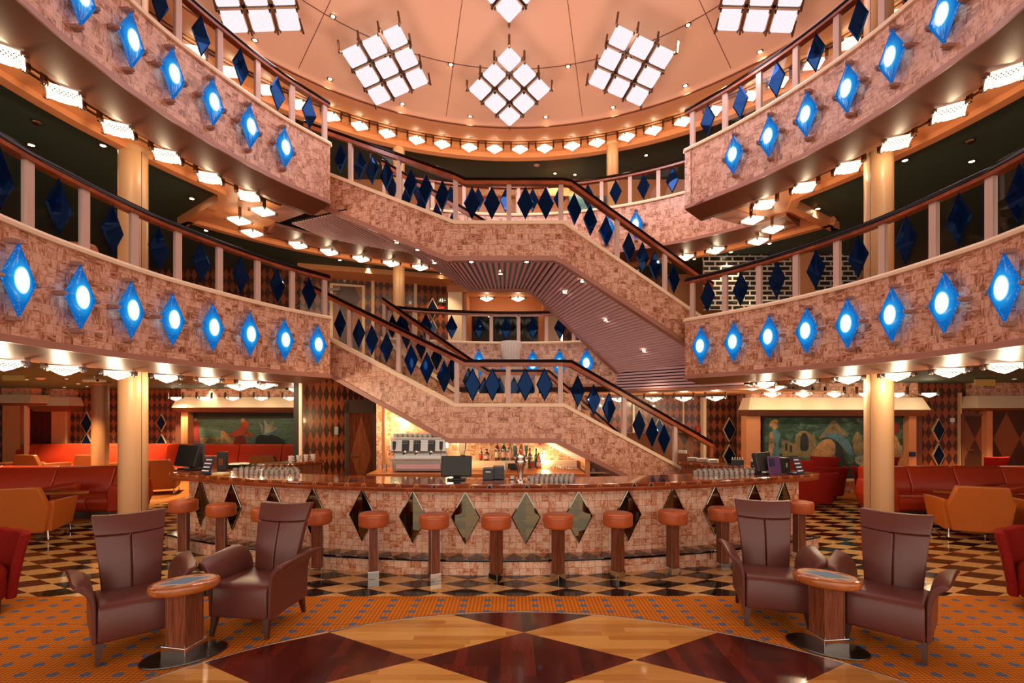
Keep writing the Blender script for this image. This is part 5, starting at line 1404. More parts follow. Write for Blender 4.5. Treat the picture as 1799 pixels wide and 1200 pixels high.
for i, (x, y, z, sd) in enumerate(((-1.05, 8.10, 1.40, 'left'), (0.55, 8.42, 1.12, 'right'), (-2.0, 8.45, 1.75, 'far left'))):
    o = thing('bar_light', f'small bright light at the {sd} of the bar back wall', 'light', (x, y, z))
    MB().lathe([(0.0, 0.0), (0.028, 0.006), (0.03, 0.02), (0.02, 0.03), (0.0, 0.032)], 14, (x, y, z)).build('bulb', M['bar_bulb'], o, smooth=True)
    MB().lathe([(0.034, 0.02), (0.04, 0.05), (0.0, 0.05)], 14, (x, y, z)).build('housing', M['steel'], o)
    ld = bpy.data.lights.new('bar_light', 'POINT'); ld.energy = (26, 20, 22)[i]; ld.color = (1.0, 0.79, 0.34); ld.shadow_soft_size = 0.05
    l = bpy.data.objects.new('bar_light_beam', ld); COL.objects.link(l); l.parent = o; l.location = (0.02, -0.10, -0.06)

# ------------------------------------------------------------------ things on the bar
ZK = 1.041
def topt(px, py, z=ZK):
    Y = FP * (z - H) / (HY - py); return Vector(((px - CX) / FP * Y, Y, z))
def terminal(label, px, py, rz, sc_=1.0):
    root = thing('terminal', label, 'cash terminal')
    MB().box((0, 0.05, 0.012), (0.22, 0.22, 0.024)).build('base', M['black_plastic'], root, bevel=0.006)
    MB().box((0, 0.06, 0.08), (0.09, 0.05, 0.15)).build('stand', M['black_plastic'], root, bevel=0.004)
    Mx = Matrix.Rotation(R(-14), 3, 'X')
    MB().box((0, 0.0, 0.165), (0.37, 0.055, 0.25), Mx).build('monitor', M['black_plastic'], root, bevel=0.012)
    MB().box((0, 0.034, 0.165), (0.33, 0.01, 0.21), Mx).build('screen', M['dark_glass'], root)
    MB().box((0, -0.03, 0.075), (0.10, 0.03, 0.05)).build('hinge', M['grey_plastic'], root, bevel=0.004)
    root.scale = (sc_, sc_, sc_)
    return place(root, topt(px, py), rz, label)
terminal('black cash terminal seen from behind at the middle of the bar', 802, 843, R(0))
terminal('dark cash terminal with a tilted screen at the left end of the bar', 331, 826, R(-24), 1.22)
terminal('black cash terminal with a raised screen at the right end of the bar', 1340, 833, R(35))
def block(name, label, cat, px, py, d, rz, mat, parts=(), tilt=0):
    p = topt(px, py); root = thing(name, label, cat)
    MB().box((0, 0, d[2] / 2), d, Matrix.Rotation(R(tilt), 3, 'X') if tilt else None).build('body', M[mat], root, bevel=0.008)
    for nm, c, dd, m_ in parts: MB().box(c, dd, Matrix.Rotation(R(tilt), 3, 'X') if tilt else None).build(nm, M[m_], root)
    return place(root, p, rz, label)
block('receipt_printer', 'dark grey receipt printer left of the beer tap', 'printer', 858, 842, (0.13, 0.16, 0.14), R(0), 'slate_plastic', [('badge', (0, -0.082, 0.10), (0.06, 0.006, 0.014), 'white_china'), ('slot', (0, -0.082, 0.125), (0.09, 0.006, 0.008), 'black_plastic')])
block('card_reader', 'blue-grey box beside the receipt printer', 'card reader', 876, 841, (0.14, 0.16, 0.155), R(0), 'slate_plastic', [('cover_line', (0, -0.082, 0.05), (0.13, 0.006, 0.006), 'black_plastic')])
block('receipt_printer', 'black printer beside the purple card at the right end of the bar', 'printer', 1374, 829, (0.14, 0.16, 0.20), R(30), 'black_plastic', [('label_strip', (-0.03, -0.082, 0.10), (0.02, 0.006, 0.06), 'label_cream')])
block('menu_card', 'purple and orange card standing at the right end of the bar', 'card', 1360, 833, (0.25, 0.02, 0.235), R(28), 'purple_card', [('printed_corner', (-0.06, -0.012, 0.16), (0.10, 0.004, 0.10), 'navy_card')], tilt=-8)
def menu_stand(label, px, py, rz):
    root = thing('menu_stand', label, 'menu stand')
    Mx = Matrix.Rotation(R(-22), 3, 'X')
    MB().box((0, 0, 0.115), (0.15, 0.012, 0.23), Mx).build('card', M['navy_card'], root)
    MB().box((0, 0.05, 0.008), (0.15, 0.14, 0.012)).build('foot', M['navy_card'], root)
    mb = MB()
    for i, w_ in enumerate((0.10, 0.12, 0.11, 0.12)): mb.box(Vector((0, 0, 0.115)) + Mx @ Vector((-0.01, -0.008, 0.075 - i * 0.05)), (w_, 0.004, 0.014), Mx)
    mb.build('text_lines', M['white_china'], root)
    return place(root, topt(px, py), rz, label)
menu_stand('navy menu stand with lines of white text at the left end of the bar', 366, 833, R(-20))
menu_stand('navy menu stand with lines of white text at the right end of the bar', 1402, 833, R(28))
block('menu_box', 'black menu holder with a brown emblem at the left end of the bar', 'menu holder', 391, 826, (0.15, 0.05, 0.26), R(-10), 'black_plastic', [('emblem', (0, -0.028, 0.12), (0.07, 0.006, 0.09), 'table_brown')])
block('menu_box', 'dark blue folder standing behind the left terminal', 'menu holder', 350, 822, (0.16, 0.05, 0.36), R(-10), 'slate_plastic', [('tag', (-0.05, -0.028, 0.30), (0.012, 0.006, 0.03), 'label_cream')])
block('paper_pad', 'yellow paper pad lying on the left end of the bar', 'paper', 388, 835, (0.17, 0.13, 0.028), R(-12), 'yellow_paper', [('top_sheet', (0, 0, 0.030), (0.16, 0.12, 0.003), 'paper')])
# beer tap
root = thing('beer_tap', 'chrome beer tap with two green and white handles', 'beer tap'); p = topt(914.5, 846)
MB().lathe([(0.0, 0.0), (0.055, 0.0), (0.055, 0.012), (0.032, 0.03), (0.034, 0.10), (0.045, 0.16), (0.062, 0.20), (0.070, 0.24), (0.062, 0.27), (0.068, 0.285), (0.062, 0.31), (0.03, 0.325), (0.0, 0.33)], 28).build('column', M['chrome'], root, smooth=True)
for sx in (-1, 1):
    MB().cyl((sx * 0.04, 0, 0.25), (sx * 0.085, -0.02, 0.29), 0.012, 0.012).build('spout', M['chrome'], root)
    h_ = MB().lathe([(0.008, 0.29), (0.011, 0.33), (0.022, 0.41), (0.018, 0.43), (0.0, 0.432)], 14, (sx * 0.068, 0, 0)).build('handle', M['green_plastic'], root, smooth=True)
    MB().lathe([(0.019, 0.425), (0.021, 0.44), (0.0, 0.452)], 14, (sx * 0.068, 0, 0)).build('knob', M['white_china'], h_, smooth=True)
place(root, p, 0)
for i, px in enumerate((900, 914, 930)):
    o = block('drip_cup', f'small steel cup at the foot of the beer tap, {ORD[i]} from left', 'cup', px, 842.5, (0.05, 0.05, 0.04), 0, 'steel', [('rim', (0, 0, 0.042), (0.054, 0.054, 0.004), 'chrome')]); o['group'] = 'steel cups at the beer tap'
# glasses
gp = thing('glass', None, 'glass'); MB().lathe([(0.0, 0.004), (0.026, 0.004), (0.033, 0.078), (0.035, 0.079), (0.029, 0.0), (0.0, 0.0)], 14).build('bowl', M['tumbler'], gp, smooth=True)
gw = thing('wine_glass', None, 'glass'); MB().lathe([(0.030, 0.0), (0.032, 0.002), (0.036, 0.035), (0.025, 0.060), (0.004, 0.068), (0.004, 0.10), (0.030, 0.107), (0.030, 0.110), (0.0, 0.112)], 14).build('bowl', M['tumbler'], gw, smooth=True)
g1 = g2 = False
def glass_at(p, wine, label, group):
    global g1, g2
    if wine: o = copy_tree(gw) if g2 else gw; g2 = True
    else: o = copy_tree(gp) if g1 else gp; g1 = True
    place(o, p, random.uniform(0, 6), label, group); o.scale = (1, 1, 0.72)
for j, (py, x0, x1, n_) in enumerate(((833.5, 424, 522, 12), (829.5, 414, 520, 12), (825.5, 424, 515, 10))):
    for i in range(n_): glass_at(topt(x0 + (x1 - x0) * i / (n_ - 1) + random.uniform(-1, 1), py), j == 2, ('clear tumbler' if j < 2 else 'clear stem glass') + ' among the glasses on the left end of the bar', 'glasses on the left of the bar')
for j, (py, x0, x1, n_) in enumerate(((846.5, 934, 1003, 9), (843.5, 937, 1005, 9), (840, 945, 1006, 8))):
    for i in range(n_): glass_at(topt(x0 + (x1 - x0) * i / (n_ - 1), py), False, 'clear tumbler in the rows right of the beer tap', 'tumblers right of the beer tap')
for j, (py, x0, x1, n_) in enumerate(((834.5, 1222, 1322, 12), (831.5, 1228, 1330, 12), (828.5, 1240, 1335, 10))):
    for i in range(n_): glass_at(topt(x0 + (x1 - x0) * i / (n_ - 1), py + (0 if i < n_ * 0.7 else -1)), j == 2, ('clear tumbler' if j < 2 else 'clear stem glass') + ' among the glasses on the right of the bar', 'glasses on the right of the bar')
for i in range(9):
    glass_at((0.62 + i * 0.055 + 0.02 * (i % 2), 8.12 + 0.06 * (i % 2), 0.921), True, 'stem glass on the back counter beside the right bar light', 'stem glasses on the back counter')
# crockery on the side counters
pl = thing('plate', None, 'plate'); MB().lathe([(0.0, 0.0), (0.05, 0.0), (0.085, 0.012), (0.088, 0.015), (0.05, 0.006), (0.0, 0.005)], 24).build('dish', M['white_china'], pl, smooth=True)
cpb = thing('cup', None, 'cup'); MB().lathe([(0.0, 0.0), (0.025, 0.0), (0.042, 0.05), (0.040, 0.05), (0.022, 0.006), (0.0, 0.006)], 18).build('bowl', M['white_china'], cpb, smooth=True); MB().tube([(0.038, 0, 0.042), (0.062, 0, 0.038), (0.06, 0, 0.018), (0.032, 0, 0.014)], 0.005).build('handle', M['white_china'], cpb)
u1 = u2 = False
for s_ in range(3):
    for k in range(5):
        o = copy_tree(pl) if u1 else pl; u1 = True; place(o, (3.03 + 0.15 * s_ * 0.72, 8.22 - 0.16 * s_, 1.0405 + k * 0.0125), 0, f'white plate, {ORD[k]} from the bottom of the {("left", "middle", "right")[s_]} stack on the right side counter', 'white plates stacked on the right side counter')
for s_ in range(4):
    for k in range(2):
        o = copy_tree(cpb) if u2 else cpb; u2 = True; place(o, (-3.70 + 0.075 * s_, 8.18 + 0.125 * s_, 1.0405 + k * 0.045), s_, f'white coffee cup, {("lower", "upper")[k]} one of the {ORD[s_]} stack from left on the left side counter', 'white cups stacked on the left side counter')
root = thing('tray', 'round black tray with white paper on the left side counter', 'tray'); MB().lathe([(0.0, 0.0), (0.15, 0.0), (0.165, 0.05), (0.16, 0.05), (0.145, 0.01), (0.0, 0.01)], 28).build('rim', M['black_plastic'], root, smooth=True); MB().lathe([(0.0, 0.012), (0.15, 0.045), (0.14, 0.055), (0.0, 0.056)], 24).build('lining', M['paper'], root, smooth=True); place(root, (-4.1, 7.35, 1.0405))
for i, (x, y) in enumerate(((3.50, 7.60), (3.66, 7.30))):
    root = thing('bar_caddy', f'black napkin caddy on the right side counter, {("farther", "nearer")[i]} one', 'caddy'); MB().box((0, 0, 0.045), (0.18, 0.14, 0.09)).build('box', M['black_plastic'], root, bevel=0.006)
    mb = MB()
    for k in range(5): mb.box((-0.07 + 0.035 * k, 0, 0.095), (0.012, 0.10, 0.05))
    mb.build('napkins', M['paper'], root); place(root, (x, y, 1.0405), R(-25))
root = thing('paper_cup_stack', 'tall white stack of paper cups beside the right terminal', 'cups'); MB().lathe([(0.0, 0.0), (0.03, 0.0), (0.036, 0.20), (0.0, 0.20)], 18).build('sleeve', M['white_china'], root, smooth=True)
mb = MB()
for k in range(5): mb.lathe([(0.037, 0.13 + k * 0.016), (0.040, 0.134 + k * 0.016), (0.037, 0.138 + k * 0.016)], 18)
mb.build('rim', M['white_china'], root); place(root, (3.62, 7.08, 1.0405))
root = thing('straw_box', 'open box of paper straws on the right side counter by the plates', 'box'); MB().box((0, 0, 0.06), (0.16, 0.10, 0.12)).build('box', M['table_brown'], root)
mb = MB()
for k in range(8): mb.box((-0.065 + 0.018 * k, 0.01 * (k % 3 - 1), 0.13), (0.008, 0.05, 0.09))
mb.build('straws', M['paper'], root); place(root, (2.94, 8.42, 1.0405), R(-30))
# coffee machine, grinder, bottles on the back counter
cm = thing('coffee_machine', 'steel espresso machine with three groups and cups on top', 'coffee machine', (-1.48, 7.85, 0.92)); X0 = -1.48
def cb(c, d, nm, m_, rot=None, par=cm, bev=0.006): return MB().box((X0 + c[0], 7.85 + c[1], 0.92 + c[2]), d, rot).build(nm, M[m_], par, bevel=bev)
cb((0, 0.08, 0.10), (0.82, 0.40, 0.17), 'body', 'steel'); cb((0, 0.18, 0.36), (0.86, 0.24, 0.38), 'boiler_housing', 'steel')
cb((0, -0.02, 0.40), (0.88, 0.20, 0.20), 'front_panel', 'steel', Matrix.Rotation(R(-14), 3, 'X')); cb((0, -0.02, 0.20), (0.86, 0.36, 0.025), 'drip_tray', 'chrome'); cb((0, 0.1, 0.535), (0.90, 0.36, 0.02), 'cup_shelf', 'chrome')
cb((0, -0.13, 0.09), (0.70, 0.02, 0.08), 'badge_plate', 'slat_mauve')
for i, x in enumerate((-0.2, -0.02, 0.21)):
    g = cb((x, -0.13, 0.42), (0.11, 0.03, 0.17), 'control_panel', 'black_plastic', Matrix.Rotation(R(-14), 3, 'X'))
    MB().lathe([(0.0, 0.0), (0.036, 0.0), (0.036, 0.05), (0.0, 0.05)], 16, (X0 + x, 7.72, 1.21)).build('brew_group', M['chrome'], cm, smooth=True, angle=40); MB().cyl((X0 + x, 7.70, 1.225), (X0 + x, 7.56, 1.215), 0.014, 0.011).build('portafilter', M['black_plastic'], cm)
    mb = MB()
    for a in range(3):
        for b in range(2): mb.lathe([(0, 0), (0.008, 0), (0.008, 0.004), (0, 0.004)], 8, (X0 + x - 0.03 + 0.03 * a, 7.695 - 0.006, 1.37 + 0.03 * b))
    o = mb.build('button', M['white_china'], None); OFF[o.name] = Vector((X0, 7.85, 0.92)); o.data.transform(Matrix.Translation((-X0, -7.85, -0.92))); adopt(o, g)
for x in (-0.38, 0.36): cb((x, -0.12, 0.40), (0.05, 0.03, 0.17), 'steam_control', 'black_plastic'); MB().tube([(X0 + x, 7.70, 1.28), (X0 + x + 0.01, 7.66, 1.20), (X0 + x + 0.01, 7.66, 1.10)], 0.006).build('steam_wand', M['chrome'], cm)
for i in range(11):
    for j in range(2):
        o = copy_tree(cpb); place(o, (X0 - 0.40 + 0.08 * i, 7.84 + 0.12 * j + 0.06, 0.92 + 0.546), 0.5 * i, f'white cup on top of the espresso machine, {ORD[i]} from left in the {("front", "back")[j]} row', 'cups on the espresso machine')
gr = thing('coffee_grinder', 'coffee grinder with a clear funnel right of the espresso machine', 'grinder', (-0.81, 7.95, 0.92))
MB().box((-0.81, 7.95, 1.00), (0.14, 0.20, 0.16)).build('base', M['steel'], gr, bevel=0.01); MB().lathe([(0.0, 1.08), (0.07, 1.08), (0.075, 1.13), (0.05, 1.17), (0.0, 1.17)], 20, (-0.81, 7.95, 0)).build('body', M['black_plastic'], gr, smooth=True)
MB().lathe([(0.035, 1.17), (0.055, 1.25), (0.085, 1.42), (0.083, 1.42), (0.05, 1.25), (0.03, 1.17)], 24, (-0.81, 7.95, 0)).build('funnel', M['tumbler'], gr, smooth=True); MB().lathe([(0.0, 1.42), (0.09, 1.42), (0.09, 1.435), (0.0, 1.44)], 24, (-0.81, 7.95, 0)).build('lid', M['black_plastic'], gr, smooth=True)
def bottle(label, px, py, h_, r_, glass, lab, cap='black_plastic', Y=8.38, z=None):
    x = (px - CX) / FP * Y; z = 1.041 if z is None else z
    root = thing('bottle', label, 'bottle', (x, Y, z))
    b = MB().lathe([(0.0, 0.0), (r_ * 0.95, 0.0), (r_, 0.01), (r_, h_ * 0.55), (r_ * 0.9, h_ * 0.64), (r_ * 0.38, h_ * 0.76), (r_ * 0.34, h_ * 0.93), (r_ * 0.40, h_ * 0.94), (0.0, h_ * 0.94)], 20, (x, Y, z)).build('glass', M[glass], root, smooth=True, angle=60)
    MB().lathe([(r_ * 0.42, h_ * 0.92), (r_ * 0.42, h_), (0.0, h_ * 1.005)], 14, (x, Y, z)).build('cap', M[cap], root, smooth=True)
    mb = MB(); vs = []; fs = []
    for k in range(9):
        a = R(-150 + 120 * k / 8); vs += [(x + (r_ + 0.0015) * math.cos(a), Y + (r_ + 0.0015) * math.sin(a), z + h_ * 0.16), (x + (r_ + 0.0015) * math.cos(a), Y + (r_ + 0.0015) * math.sin(a), z + h_ * 0.44)]
    mb.mesh(vs, [(2 * k, 2 * k + 2, 2 * k + 3, 2 * k + 1) for k in range(8)]).build('label', M[lab], root, fixn=False)
for a in (('bottle of amber spirit, leftmost of the tall bottles behind the bar', 873.5, 0, 0.34, 0.040, 'bottle_amber', 'label_cream', 'white_china'), ('dark green bottle with a pale label, second of the tall bottles behind the bar', 885, 0, 0.34, 0.045, 'bottle_green', 'label_pink'),
          ('clear bottle with a red capped neck, third of the tall bottles behind the bar', 896, 0, 0.32, 0.042, 'bottle_clear', 'label_pink', 'red_alarm'), ('dark slim bottle behind the left tap handle', 905.5, 0, 0.35, 0.034, 'bottle_dark', 'navy_card'), ('amber bottle between the two tap handles', 916, 0, 0.345, 0.038, 'bottle_amber', 'red_alarm'),
          ('small red box-shaped bottle at the left end of the bottles', 845, 0, 0.22, 0.030, 'bottle_amber', 'red_alarm', 'red_alarm'), ('short amber bottle next to the red one', 855, 0, 0.20, 0.045, 'bottle_amber', 'label_pink')):
    bottle(*a)
for a in (('dark bottle, first right of the beer tap', 931, 0, 0.34, 0.034, 'bottle_dark', 'black_plastic'), ('small red labelled bottle, second right of the beer tap', 934.5, 0, 0.24, 0.028, 'bottle_clear', 'red_alarm', 'red_alarm'), ('bright green bottle right of the beer tap', 942, 0, 0.33, 0.034, 'bottle_green', 'sign_green'), ('pink amber bottle, rightmost of the bottles', 946.5, 0, 0.26, 0.042, 'bottle_amber', 'label_pink', 'table_brown')):
    x = list(a); bottle(*x, Y=8.2 if 'small' in a[0] or 'pink' in a[0] else 8.3, z=0.921)
root = thing('soap_bottle', 'white pump bottle under the tall bottles', 'bottle', (-0.11, 8.05, 0.921)); MB().lathe([(0.0, 0.0), (0.03, 0.0), (0.03, 0.12), (0.012, 0.14), (0.012, 0.15), (0.0, 0.15)], 16, (-0.11, 8.05, 0.921)).build('body', M['white_china'], root, smooth=True); MB().cyl((-0.11, 8.05, 1.07), (-0.11, 8.05, 1.11), 0.008).build('pump', M['black_plastic'], root)
root = thing('card_reader', 'small black display on the back counter left of the beer tap', 'display', (0.03, 8.0, 0.921)); MB().box((0.03, 8.0, 0.985), (0.20, 0.06, 0.09)).build('screen', M['black_plastic'], root, bevel=0.005); MB().box((0.03, 8.03, 0.93), (0.12, 0.08, 0.018)).build('base', M['black_plastic'], root)
root = thing('measuring_jug', 'clear jug at the left end of the back counter', 'jug', (-2.02, 7.75, 0.921)); MB().lathe([(0.0, 0.0), (0.035, 0.0), (0.04, 0.12), (0.038, 0.12), (0.03, 0.01), (0.0, 0.01)], 18, (-2.02, 7.75, 0.921)).build('bowl', M['tumbler'], root, smooth=True); MB().tube([(-1.98, 7.75, 1.03), (-1.95, 7.75, 1.02), (-1.95, 7.75, 0.96), (-1.985, 7.75, 0.94)], 0.005).build('handle', M['tumbler'], root)
# ------------------------------------------------------------------ lounge furniture
def sofa(label, x0, x1, yb, yf, joints, mat='red_leather', arm=None, top=0.88, rz=0):
    "sofa facing the camera (-Y); x0..x1 wide, back at yb, seat front at yf"
    root = thing('sofa', label, 'sofa', ((x0 + x1) / 2, (yb + yf) / 2, 0.005))
    xs = [x0] + joints + [x1]
    for a, b in zip(xs[:-1], xs[1:]):
        g = 0.006
        prof = [(yb - 0.28, 0.40), (yb - 0.27, 0.55), (yb - 0.16, top - 0.03), (yb - 0.10, top), (yb - 0.02, top - 0.01), (yb, top - 0.06), (yb, 0.14), (yb - 0.20, 0.14)]
        k = len(prof); vs = [(a + g, y, z) for y, z in prof] + [(b - g, y, z) for y, z in prof]
        MB().mesh(vs, [tuple(range(k)), tuple(range(2 * k - 1, k - 1, -1))] + [(i, (i + 1) % k, k + (i + 1) % k, k + i) for i in range(k)]).build('back_cushion', M[mat], root, bevel=0.025, segs=3, smooth=True, angle=50)
        prof = [(yf + 0.10, 0.15), (yf + 0.02, 0.20), (yf - 0.02, 0.33), (yf, 0.405), (yf + 0.05, 0.43), (yb - 0.26, 0.41), (yb - 0.26, 0.15)]
        k = len(prof); vs = [(a + g, y, z) for y, z in prof] + [(b - g, y, z) for y, z in prof]
        MB().mesh(vs, [tuple(range(k)), tuple(range(2 * k - 1, k - 1, -1))] + [(i, (i + 1) % k, k + (i + 1) % k, k + i) for i in range(k)]).build('seat_cushion', M[mat], root, bevel=0.025, segs=3, smooth=True, angle=50)
    MB().box(((x0 + x1) / 2, (yb + yf) / 2 + 0.05, 0.075), (x1 - x0 - 0.2, yb - yf - 0.3, 0.14)).build('plinth', M['leg_wood'], root)
    for s_ in arm or []:
        x = x1 if s_ > 0 else x0
        prof = [(x - s_ * 0.16, 0.15), (x + s_ * 0.02, 0.18), (x + s_ * 0.10, 0.38), (x + s_ * 0.05, 0.60), (x - s_ * 0.10, 0.63), (x - s_ * 0.16, 0.50)]
        k = len(prof); vs = [(xx, yf - 0.02, z) for xx, z in prof] + [(xx, yb - 0.05, z + (0.05 if z > 0.4 else 0)) for xx, z in prof]
        MB().mesh(vs, [tuple(range(k)), tuple(range(2 * k - 1, k - 1, -1))] + [(i, (i + 1) % k, k + (i + 1) % k, k + i) for i in range(k)]).build('arm', M[mat], root, bevel=0.03, segs=3, smooth=True, angle=50)
    return root
sofa('long red leather sofa in the left lounge, nearest the brown armchairs', -11.6, -6.75, 9.15, 8.35, [-10.55, -9.42, -8.35, -7.28], arm=[1])
sofa('long red leather sofa in the right lounge behind the column', 6.45, 12.2, 9.15, 8.35, [7.25, 8.10, 8.98, 9.85, 10.9], arm=[-1])
sofa('red leather bench under the harlequin wall at the back of the left lounge', -14.2, -9.85, 14.2, 13.4, [-13.6, -12.0, -10.9], top=0.98)
sofa('red leather bench under the left mural', -9.75, -4.9, 14.0, 13.2, [-8.75, -7.7, -6.5, -5.4], top=0.98)
for lab, x, y in (('narrow red cushion lying on the seat of the left sofa', -7.95, 8.62), ('narrow red cushion lying on the seat of the right sofa', 8.75, 8.62)):
    tag(MB().lathe([(0.0, -0.32), (0.07, -0.30), (0.085, 0.0), (0.07, 0.30), (0.0, 0.32)], 16, (x, y, 0.525), M=Matrix.Rotation(R(82), 3, 'Y')).build('cushion', M['red_leather'], loc=(x, y, 0.43), smooth=True), lab, 'cushion')
def club_chair(mat):
    "faceted lounge chair on a sled base; faces -Y"
    root = thing('lounge_chair', None, 'armchair')
    def hull(pts, name, bev=0.02):
        bm = bmesh.new()
        for p in pts: bm.verts.new(p)
        bmesh.ops.convex_hull(bm, input=bm.verts); bm.verts.ensure_lookup_table()
        mb = MB(); idx = {v: i for i, v in enumerate(bm.verts)}
        mb.mesh([v.co.copy() for v in bm.verts], [tuple(idx[v] for v in f.verts) for f in bm.faces]); bm.free()
        return mb.build(name, M[mat], root, bevel=bev, segs=3, smooth=True, angle=40)
    hull([(-0.30, 0.20, 0.12), (0.30, 0.20, 0.12), (-0.30, 0.33, 0.12), (0.30, 0.33, 0.12), (-0.38, 0.33, 0.50), (0.38, 0.33, 0.50), (-0.38, 0.42, 0.50), (0.38, 0.42, 0.50), (-0.30, 0.42, 0.80), (0.30, 0.42, 0.80), (-0.28, 0.50, 0.80), (0.28, 0.50, 0.80)], 'backrest')
    for s_ in (-1, 1):
        hull([(s_ * 0.30, -0.34, 0.12), (s_ * 0.36, -0.34, 0.14), (s_ * 0.37, 0.30, 0.12), (s_ * 0.30, 0.30, 0.12), (s_ * 0.32, -0.38, 0.50), (s_ * 0.42, -0.38, 0.56), (s_ * 0.42, 0.36, 0.58), (s_ * 0.34, 0.36, 0.58)], 'arm')
    hull([(-0.29, -0.36, 0.15), (0.29, -0.36, 0.15), (0.29, 0.25, 0.15), (-0.29, 0.25, 0.15), (-0.29, -0.38, 0.40), (0.29, -0.38, 0.40), (0.29, 0.25, 0.38), (-0.29, 0.25, 0.38)], 'seat')
    for s_ in (-1, 1):
        MB().tube([(s_ * 0.33, -0.30, 0.14), (s_ * 0.34, -0.32, 0.02), (s_ * 0.34, -0.29, 0.012), (s_ * 0.34, 0.29, 0.012), (s_ * 0.34, 0.32, 0.02), (s_ * 0.33, 0.30, 0.14)], 0.011).build('sled_leg', M['chrome'], root)
    return root
oc = club_chair('orange_leather'); tc = club_chair('tan_leather')
place(oc, (-7.15, 7.28, 0.005), R(200), 'orange leather lounge chair seen from behind at the left edge', 'orange lounge chairs')
def oc_at(x, y, rz, label, src=oc, z=0.005, s_=1.0, grp='orange lounge chairs'):
    o = copy_tree(src); place(o, (x, y, z), R(rz), label, grp); return o
oc_at(6.88, 7.40, 158, 'orange leather lounge chair seen from behind in the right lounge')
oc_at(7.98, 7.30, 162, 'orange leather lounge chair cut by the right edge of the photo')
used_t = False
for x, y, rz, lab in ((-8.15, 11.3, 205, 'tan lounge chair just left of the bar end'), (-12.15, 12.7, 175, 'tan lounge chair at the back of the left lounge, left of the far column'), (-10.65, 12.7, 185, 'tan lounge chair half hidden by the far column'),
                      (-7.55, 12.5, 180, 'tan lounge chair in front of the bench under the left mural'), (-6.15, 12.5, 180, 'tan lounge chair at the right end of the bench under the left mural')):
    if not used_t: place(tc, (x, y, 0.005), R(rz), lab, 'tan lounge chairs'); used_t = True
    else: oc_at(x, y, rz, lab, tc, grp='tan lounge chairs')
def lounge_table():
    root = thing('lounge_table', None, 'table')
    q = [(0.62, 0.0), (0.50, 0.08), (-0.35, 0.25), (-0.5, 0.20), (-0.5, -0.20), (-0.35, -0.25), (0.50, -0.08)]
    MB().prism(q, 0.52, 0.56).build('table_top', M['table_rim'], root, bevel=0.008)
    MB().prism([(0.36, 0), (-0.08, 0.13), (-0.42, 0), (-0.08, -0.13)], 0.5602, 0.5612).build('inlay', M['table_brown'], root)
    MB().box((-0.1, 0, 0.27), (0.12, 0.12, 0.51)).build('column', M['walnut'], root); MB().lathe([(0.26, 0.0), (0.26, 0.012), (0.0, 0.014)], 32, (-0.1, 0, 0)).build('base_plate', M['steel_dark'], root)
    return root
lt = lounge_table(); place(lt, (-7.62, 8.06, 0.005), R(4), 'wedge-shaped wooden table in front of the left sofa', 'lounge tables')
o = copy_tree(lt); place(o, (7.62, 8.10, 0.005), R(176), 'wedge-shaped wooden table in front of the right sofa', 'lounge tables')
o = copy_tree(lt); place(o, (-12.9, 12.85, 0.005), R(0), 'wooden table before the bench at the far left', 'lounge tables')
o = copy_tree(lt); place(o, (-6.9, 12.6, 0.005), R(10), 'wooden table between the two tan chairs under the left mural', 'lounge tables')
def tub_chair(mat):
    root = thing('tub_chair', None, 'armchair')
    def shell(a0, a1, zt_fn, r0=0.36, flare=0.10, th=0.075, n=22, zb=0.10):
        vs = []; fs = []; m_ = 6
        for i in range(n + 1):
            a = R(a0 + (a1 - a0) * i / n); zt_ = zt_fn(a0 + (a1 - a0) * i / n)
            for side in (0, 1):
                for j in range(m_ + 1):
                    v = j / m_; r = r0 + flare * v ** 1.4 - side * th; z = zb + (zt_ - zb) * v
                    vs.append((r * math.cos(a), r * math.sin(a), z))
        k = 2 * (m_ + 1)
        for i in range(n):
            b, c = i * k, (i + 1) * k
            for j in range(m_):
                fs.append((b + j, c + j, c + j + 1, b + j + 1)); fs.append((b + m_ + 1 + j + 1, c + m_ + 1 + j + 1, c + m_ + 1 + j, b + m_ + 1 + j))
            fs.append((b + m_, c + m_, c + 2 * m_ + 1, b + 2 * m_ + 1)); fs.append((b + m_ + 1, c + m_ + 1, c, b))
        fs += [tuple(range(m_ + 1)) + tuple(range(2 * m_ + 1, m_, -1)), tuple(n * k + q for q in list(range(m_, -1, -1)) + list(range(m_ + 1, 2 * m_ + 2)))]
        return MB().mesh(vs, fs)
    shell(-28, 208, lambda d: 0.70 if d < 30 or d > 150 else 0.72).build('arm_shell', M[mat], root, bevel=0.015, smooth=True, angle=60)
    shell(48, 132, lambda d: 0.93, r0=0.31, flare=0.10, zb=0.38).build('backrest', M[mat], root, bevel=0.02, smooth=True, angle=60)
    MB().lathe([(0.0, 0.12), (0.28, 0.12), (0.30, 0.16), (0.30, 0.36), (0.27, 0.41), (0.0, 0.43)], 32).build('seat', M[mat], root, smooth=True, angle=60)
    for x, y in ((0.2, -0.18), (-0.2, -0.18), (0.2, 0.2), (-0.2, 0.2)): MB().cyl((x, y, 0), (x, y, 0.13), 0.014, 0.02).build('leg', M['leg_wood'], root)
    return root
tb = tub_chair('red_fabric'); place(tb, (-4.98, 4.42, 0.004), R(60), 'red fabric tub chair cut by the left edge of the photo', 'red tub chairs')
for x, y, rz, lab in ((5.06, 4.50, -55, 'red fabric tub chair cut by the right edge of the photo'), (5.98, 9.75, 110, 'red fabric armchair at the right end of the bar, nearer one'), (6.75, 10.6, 150, 'red fabric armchair behind the one at the right end of the bar'), (7.80, 10.5, 190, 'red fabric chair between the mural and the right sofa'), (10.2, 10.6, 180, 'red fabric chair behind the right sofa, only its top in view')):
    o = copy_tree(tb); place(o, (x, y, 0.004), R(rz), lab, 'red tub chairs')

